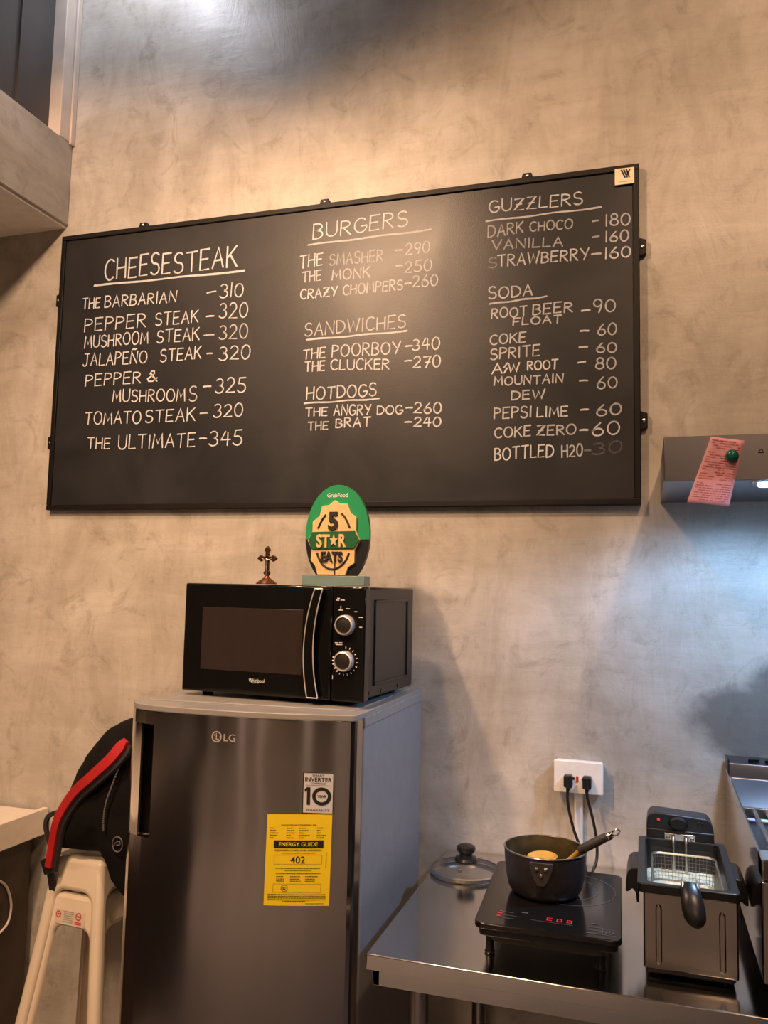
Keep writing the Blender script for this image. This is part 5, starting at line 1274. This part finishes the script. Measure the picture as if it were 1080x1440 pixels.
# control head at the back
hd_ = MB(); hp = [(-0.002, 0.962), (0.132, 0.962), (0.132, 1.000)] + arc(0.108, 1.000, 0.024, 0.026, 0, 70, 6) + arc(0.018, 1.014, 0.018, 0.016, 90, 180, 6) + [(-0.002, 1.000)]
hd_.prism(hp, 'y', -0.292, -0.235)
head = hd_.build('control_head', M_FRYBLK, fy, bevel=0.004, seg=3)
b = MB(); b.box(-0.002, 0.1325, -0.2955, -0.290, 0.960, 0.9965); b.build('head_lower_cover', M_BLACKPL, head, bevel=0.002)
b = MB(); b.lathe([(0.0195, 0), (0.0195, 0.005), (0.0165, 0.012), (0.0155, 0.013), (0.001, 0.013)], 0, 0, 32, Matrix.Translation((0.062, -0.292, 1.012)) @ Matrix.Diagonal((1, 1, 0.62, 1)) @ Matrix.Rotation(pi / 2, 4, 'X')); b.build('thermostat_dial', M_BLACKPL, head)
b = MB(); b.ball(Vector((0.0225, -0.293, 1.015)), 0.0032, 0.002, 0.0030, 8); b.build('pilot_lamp', M_LEDRED, head)
b = MB(); b.ball(Vector((0.102, -0.2925, 1.014)), 0.0030, 0.001, 0.0028, 8); b.ball(Vector((0.110, -0.2925, 1.0135)), 0.0024, 0.001, 0.0026, 8); b.build('head_screw', M_BLACKPL, head)
b = MB(); b.box(0.034, 0.096, -0.2985, -0.2945, 0.970, 0.9905); hb = b.build('element_bracket', M_STEEL, head, bevel=0.001)
b = MB()
for x in (0.041, 0.089): b.ball(Vector((x, -0.299, 0.982)), 0.004, 0.002, 0.004, 8)
b.build('bracket_screw', M_SCREW, hb)
for x in (0.0515, 0.0765):
    b = MB(); b.tube(spline([(x, -0.296, 0.984), (x, -0.306, 0.986), (x, -0.314, 0.979), (x, -0.318, 0.960), (x, -0.322, 0.900), (x, -0.34, 0.862), (x, -0.48, 0.860)], 5), 0.0034, 10); b.build('heating_element', M_WIRE, fy)

# wire basket hanging in the fryer
bk = empty('fry_basket', (0.067, -0.48, 0.90), 'wire mesh frying basket with black handle, hanging inside the deep fryer', 'basket')
bx0, bx1, by0, by1, bzt, bzb = 0.008, 0.128, -0.575, -0.372, 0.970, 0.900
ro = rrect(bx0, bx1, by0, by1, 0.018)
b = MB(); b.tube([(p[0], p[1], bzt) for p in ro], 0.0022, 8, closed=True); b.build('rim_wire', M_WIRE, bk)
b = MB()
per = []; L_ = len(ro)
tot = sum((Vector(ro[(i + 1) % L_]) - Vector(ro[i])).length for i in range(L_)); step = tot / 92; acc = 0; nxt = 0
for i in range(L_):
    a, c_ = Vector(ro[i]), Vector(ro[(i + 1) % L_]); d_ = (c_ - a).length
    while nxt < acc + d_ and len(per) < 92:
        per.append(a.lerp(c_, (nxt - acc) / d_)); nxt += step
    acc += d_
cc = Vector(((bx0 + bx1) / 2, (by0 + by1) / 2))
for p in per:
    q = cc + (p - cc) * 0.93; b.tube([(p.x, p.y, bzt), (q.x, q.y, bzb)], 0.0006, 4)
for k in range(1, 11):
    s = 1 - 0.07 * k / 10; z = bzt + (bzb - bzt) * k / 10
    b.tube([(cc.x + (p[0] - cc.x) * s, cc.y + (p[1] - cc.y) * s, z) for p in ro], 0.0006, 4, closed=True)
for k in range(1, 16):
    x = bx0 + 0.004 + (bx1 - bx0 - 0.008) * k / 16; b.tube([(x, by0 + 0.008, bzb), (x, by1 - 0.008, bzb)], 0.0006, 4)
for k in range(1, 26):
    y = by0 + 0.007 + (by1 - by0 - 0.014) * k / 26; b.tube([(bx0 + 0.005, y, bzb), (bx1 - 0.005, y, bzb)], 0.0006, 4)
b.build('mesh', M_WIRE, bk)
hw = MB()
for x in (0.058, 0.083): hw.tube(spline([(x, by0, bzt), (x, by0 - 0.010, bzt + 0.016), (x, YF - 0.008, bzt + 0.020), (x + 0.001, YF - 0.022, bzt + 0.010)], 5), 0.0024, 8)
hw.build('handle_wire', M_WIRE, bk)
b = MB()
hs = [((0.0705, -0.600, 0.987), 0.0125, 0.0045), ((0.0710, -0.612, 0.980), 0.0160, 0.0065), ((0.0725, -0.624, 0.968), 0.0185, 0.0075), ((0.0745, -0.634, 0.954), 0.0195, 0.0080), ((0.0765, -0.641, 0.942), 0.0175, 0.0075), ((0.0775, -0.645, 0.934), 0.0115, 0.0055), ((0.0780, -0.646, 0.930), 0.0040, 0.0025)]
vs = []; fs = []; n = 20
for i, (c_, rx_, ry_) in enumerate(hs):
    c_ = Vector(c_); t = (Vector(hs[min(i + 1, len(hs) - 1)][0]) - Vector(hs[max(i - 1, 0)][0])).normalized(); s = Vector((1, 0, 0)); u = t.cross(s).normalized()
    vs += [c_ + s * rx_ * cos(2 * pi * k / n) + u * ry_ * sin(2 * pi * k / n) for k in range(n)]
for i in range(len(hs) - 1): fs += [(i * n + k, i * n + (k + 1) % n, (i + 1) * n + (k + 1) % n, (i + 1) * n + k) for k in range(n)]
fs += [tuple(range(n)), tuple(range((len(hs) - 1) * n, len(hs) * n))]
b.add(vs, fs); b.build('handle', M_BLACKPL, bk, ang=60)

# ------------------------------------------------------------------ steel griller at the right edge
gr = empty('countertop_griller', (0.40, -0.36, ZC), 'polished stainless countertop griller with tall slotted back at the right edge', 'griller')
GX0, GX1, GY0, GZ0, GZ1 = 0.177, 0.62, -0.684, 0.872, 1.068
b = MB(); b.prism([(-0.012, 0.872), (GY0 + 0.002, 0.872), (GY0 + 0.002, GZ1 - 0.004), (-0.30, GZ1 + 0.010), (-0.03, 1.085), (-0.012, 1.085)], 'x', GX0, GX0 + 0.004); b.build('side_panel', M_MIRROR, gr, bevel=0.001)
b = MB(); b.prism([(-0.012, 0.872), (GY0 + 0.002, 0.872), (GY0 + 0.002, GZ1 - 0.004), (-0.30, GZ1 + 0.010), (-0.03, 1.085), (-0.012, 1.085)], 'x', GX1 - 0.004, GX1); b.build('side_panel', M_MIRROR, gr, bevel=0.001)
b = MB(); b.box(GX0, GX1, GY0, GY0 + 0.02, GZ0, 1.030); b.prism([(GY0, 1.033), (GY0 + 0.004, GZ1 - 0.004), (GY0 + 0.05, GZ1), (GY0 + 0.05, 1.033)], 'x', GX0, GX1); b.build('front_panel', M_STEEL_FR, gr, bevel=0.002)
b = MB(); b.prism([(-0.012, 1.112), (-0.070, 1.104), (-0.074, 1.090), (-0.076, 1.072), (-0.165, 1.000), (-0.165, 0.94), (-0.012, 0.94)], 'x', GX0 + 0.004, GX1 - 0.004)
bs = b.build('back_splash', M_STEEL_HOOD, gr, bevel=0.002)
b = MB()
for k in range(10): 
    x = 0.225 + k * 0.036; b.prism([(x, -0.058), (x + 0.024, -0.050), (x + 0.030, -0.024), (x + 0.006, -0.032)], 'z', 1.1065, 1.1125)
b.build('vent_slots', M_BLACKGLOSS, bs, smooth=False)
b = MB(); b.box(GX0 + 0.002, GX0 + 0.006, -0.075, -0.012, 1.075, 1.112); b.build('end_cap', M_BLACKPL, bs)
b = MB(); b.box(GX0 + 0.008, GX1 - 0.008, GY0 + 0.05, -0.165, 0.985, 0.995); b.build('grill_tray', M_FRYTANK, gr)
for k in range(9):
    x = GX0 + 0.032 + k * 0.024; b = MB(); b.tube([(x, GY0 + 0.055, 1.046), (x, -0.30, 1.052)], 0.0055, 10); b.build('grate_bar', M_STEEL, gr)
b = MB(); b.box(GX0 + 0.010, GX1 - 0.010, -0.310, -0.298, 1.040, 1.060); b.box(GX0 + 0.010, GX1 - 0.010, GY0 + 0.050, GY0 + 0.060, 1.034, 1.056); b.build('grate_rail', M_STEEL, gr, bevel=0.001)
for (x, y) in ((GX0 + 0.03, GY0 + 0.05), (GX1 - 0.03, GY0 + 0.05), (GX0 + 0.03, -0.06), (GX1 - 0.03, -0.06)):
    b = MB(); b.lathe([(0.014, ZC), (0.014, ZC + 0.010), (0.010, ZC + 0.014), (0.010, GZ0 + 0.002)], x, y, 18); b.build('foot', M_BLACKPL, gr)

# ------------------------------------------------------------------ socket, trunking, plugs
ot = empty('wall_socket', (-0.1635, 0.0, 1.034), 'white surface mounted double wall socket above the induction cooker', 'socket')
b = MB(); b.box(-0.2195, -0.1065, -0.030, 0.0, 0.998, 1.070); b.build('back_box', M_OUTLET, ot, bevel=0.003)
b = MB(); b.prism(rrect(-0.223, -0.103, 0.995, 1.073, 0.004), 'y', -0.038, -0.028); fpn = b.build('face_plate', M_OUTLET, ot, bevel=0.0025, seg=3)
b = MB(); b.box(-0.1685, -0.1625, -0.0405, -0.037, 1.023, 1.037); b.build('rocker_switch', M_REDSW, fpn, bevel=0.001)
b = MB()
for (x, z) in ((-0.152, 1.030), (-0.1515, 1.030)): b.box(x - 0.003, x + 0.003, -0.0387, -0.0375, z - 0.0018, z + 0.0018)
b.box(-0.1785, -0.172, -0.0387, -0.0375, 1.0275, 1.0335)
b.build('socket_holes', M_BLACKPRINT, fpn, smooth=False)
b = MB(); b.box(-0.1745, -0.1535, -0.016, 0.0, ZC + 0.001, 0.996); tag(b.build('cable_trunking', M_CONDUIT, bevel=0.002), 'white vertical cable trunking below the wall socket', 'cable trunking')
def plug(x, z, lab, path):
    r = empty('power_cord', (x, -0.045, z), lab, 'power cord', 'black power cords plugged into the wall socket')
    b = MB(); b.prism(rrect(x - 0.0105, x + 0.0105, z - 0.016, z + 0.014, 0.004), 'y', -0.062, -0.0385); pg = b.build('plug', M_BLACKPL, r, bevel=0.003)
    b = MB(); b.tube([(x, -0.052, z - 0.012), (x - 0.001, -0.052, z - 0.026)], [0.0060, 0.0040], 10); b.build('strain_relief', M_BLACKPL, pg)
    b = MB(); b.tube(spline(path, 8), 0.0036, 10); b.build('cable', M_CORD, r)
plug(-0.1865, 1.027, 'left black power cord plugged into the wall socket, dropping behind the saucepan',
     [(-0.1875, -0.052, 1.002), (-0.188, -0.052, 0.985), (-0.184, -0.052, 0.955), (-0.174, -0.052, 0.915), (-0.160, -0.055, 0.878), (-0.146, -0.08, 0.846), (-0.138, -0.13, 0.824), (-0.140, -0.20, 0.8192), (-0.142, -0.27, 0.8195), (-0.145, -0.345, 0.842)])
plug(-0.1410, 1.027, 'right black power cord plugged into the wall socket, running down to the table',
     [(-0.1415, -0.052, 1.002), (-0.139, -0.052, 0.985), (-0.131, -0.052, 0.955), (-0.122, -0.052, 0.915), (-0.117, -0.055, 0.878), (-0.118, -0.07, 0.846), (-0.126, -0.09, 0.824), (-0.112, -0.15, 0.8192), (-0.105, -0.22, 0.8192), (-0.108, -0.290, 0.8195), (-0.110, -0.345, 0.842)])

# ------------------------------------------------------------------ range hood with lamp, receipt and magnet
hdx = empty('range_hood', (0.7, -0.22, 1.721), 'stainless steel hood fixed to the wall at the upper right', 'hood')
HX0, HX1, HY, HZ0, HZ1 = 0.037, 1.4, -0.452, 1.721, 1.808
b = MB(); b.box(HX0, HX0 + 0.003, HY, -0.001, HZ0, HZ1); b.build('end_panel', M_STEEL_HOOD, hdx)
b = MB(); b.box(HX0 + 0.0005, HX1, HY - 0.003, HY, HZ0 - 0.004, HZ1); b.build('front_panel', M_STEEL_HOOD, hdx, bevel=0.001)
b = MB(); b.box(HX0 + 0.003, HX1, HY, -0.001, HZ1 - 0.003, HZ1); b.box(HX0 + 0.003, HX1, HY, -0.001, HZ0 + 0.002, HZ0 + 0.006); b.build('underside_panel', M_STEEL_HOOD, hdx)
b = MB(); b.tube([(0.2120, HY - 0.0035, 1.771), (0.2150, HY - 0.0035, 1.7765), (0.2185, HY - 0.0035, 1.7775), (0.2215, HY - 0.0035, 1.771), (0.2130, HY - 0.0035, 1.7715)], 0.0009, 6); b.build('lettering', M_BLACKPRINT, hdx)
lf = empty('hood_lamp', (0.33, -0.395, 1.721), 'cold white lamp glowing under the steel hood', 'lamp')
b = MB(); b.box(0.205, 0.48, -0.425, -0.365, 1.7165, 1.7235); b.build('housing', M_CHROME, lf, bevel=0.002)
b = MB(); b.prism(rrect(0.218, 0.468, -0.414, -0.376, 0.012), 'z', 1.712, 1.7172); b.build('lens', M_LAMP, lf, bevel=0.002)
# receipt: a slightly curled strip of paper on the hood front
def rc(u, v, off=0.0):      # u 0..1 across, v 0..1 down
    a = Vector((0.126, 0, 1.8055)); b_ = Vector((0.188, 0, 1.795)); c_ = Vector((0.079, 0, 1.674)); d_ = Vector((0.156, 0, 1.665))
    p = (a.lerp(b_, u)).lerp(c_.lerp(d_, u), v)
    y = HY - 0.0046 - 0.014 * max(0, v - 0.55) ** 1.3 * 2 - 0.004 * (u - 0.5) ** 2 - 0.003 * (1 - u) * v
    return (p.x, y - off, p.z)
b = MB(); nu, nv = 6, 16
for i in range(nu + 1):
    for j in range(nv + 1): b.v.append(Vector(rc(i / nu, j / nv)))
b.f = [(i * (nv + 1) + j, (i + 1) * (nv + 1) + j, (i + 1) * (nv + 1) + j + 1, i * (nv + 1) + j + 1) for i in range(nu) for j in range(nv)]
rcp = b.build('receipt', M_PINKPAPER, None); tag(rcp, 'pink paper receipt held on the hood front by a green magnet', 'receipt')
so_ = rcp.modifiers.new('solid', 'SOLIDIFY'); so_.thickness = 0.0003; so_.offset = 1
b = MB()
for k in range(26):
    v = 0.035 + k * 0.036; u = 0.06
    if k in (4, 17): continue
    while u < 0.93:
        e_ = min(0.94, u + rr.uniform(0.05, 0.22))
        if rr.random() < 0.72: b.sheet([rc(u, v, 0.0008), rc(e_, v, 0.0008), rc(e_, v + 0.011, 0.0008), rc(u, v + 0.011, 0.0008)])
        u = e_ + 0.025
b.build('printing', M_PINKPRINT, rcp, smooth=False)
b = MB(); gx, gz = 0.1640, 1.7655
prof = [(0.0125, 0.0), (0.0125, 0.003), (0.0116, 0.0068), (0.0090, 0.0105), (0.0055, 0.0125), (0.001, 0.0132)]
b.lathe(prof, 0, 0, 36, Matrix.Translation((gx, HY - 0.0062, gz)) @ Matrix.Rotation(pi / 2, 4, 'X'))
tag(b.build('fridge_magnet', M_MAGNET), 'round green magnet pinning the pink receipt to the hood', 'magnet')
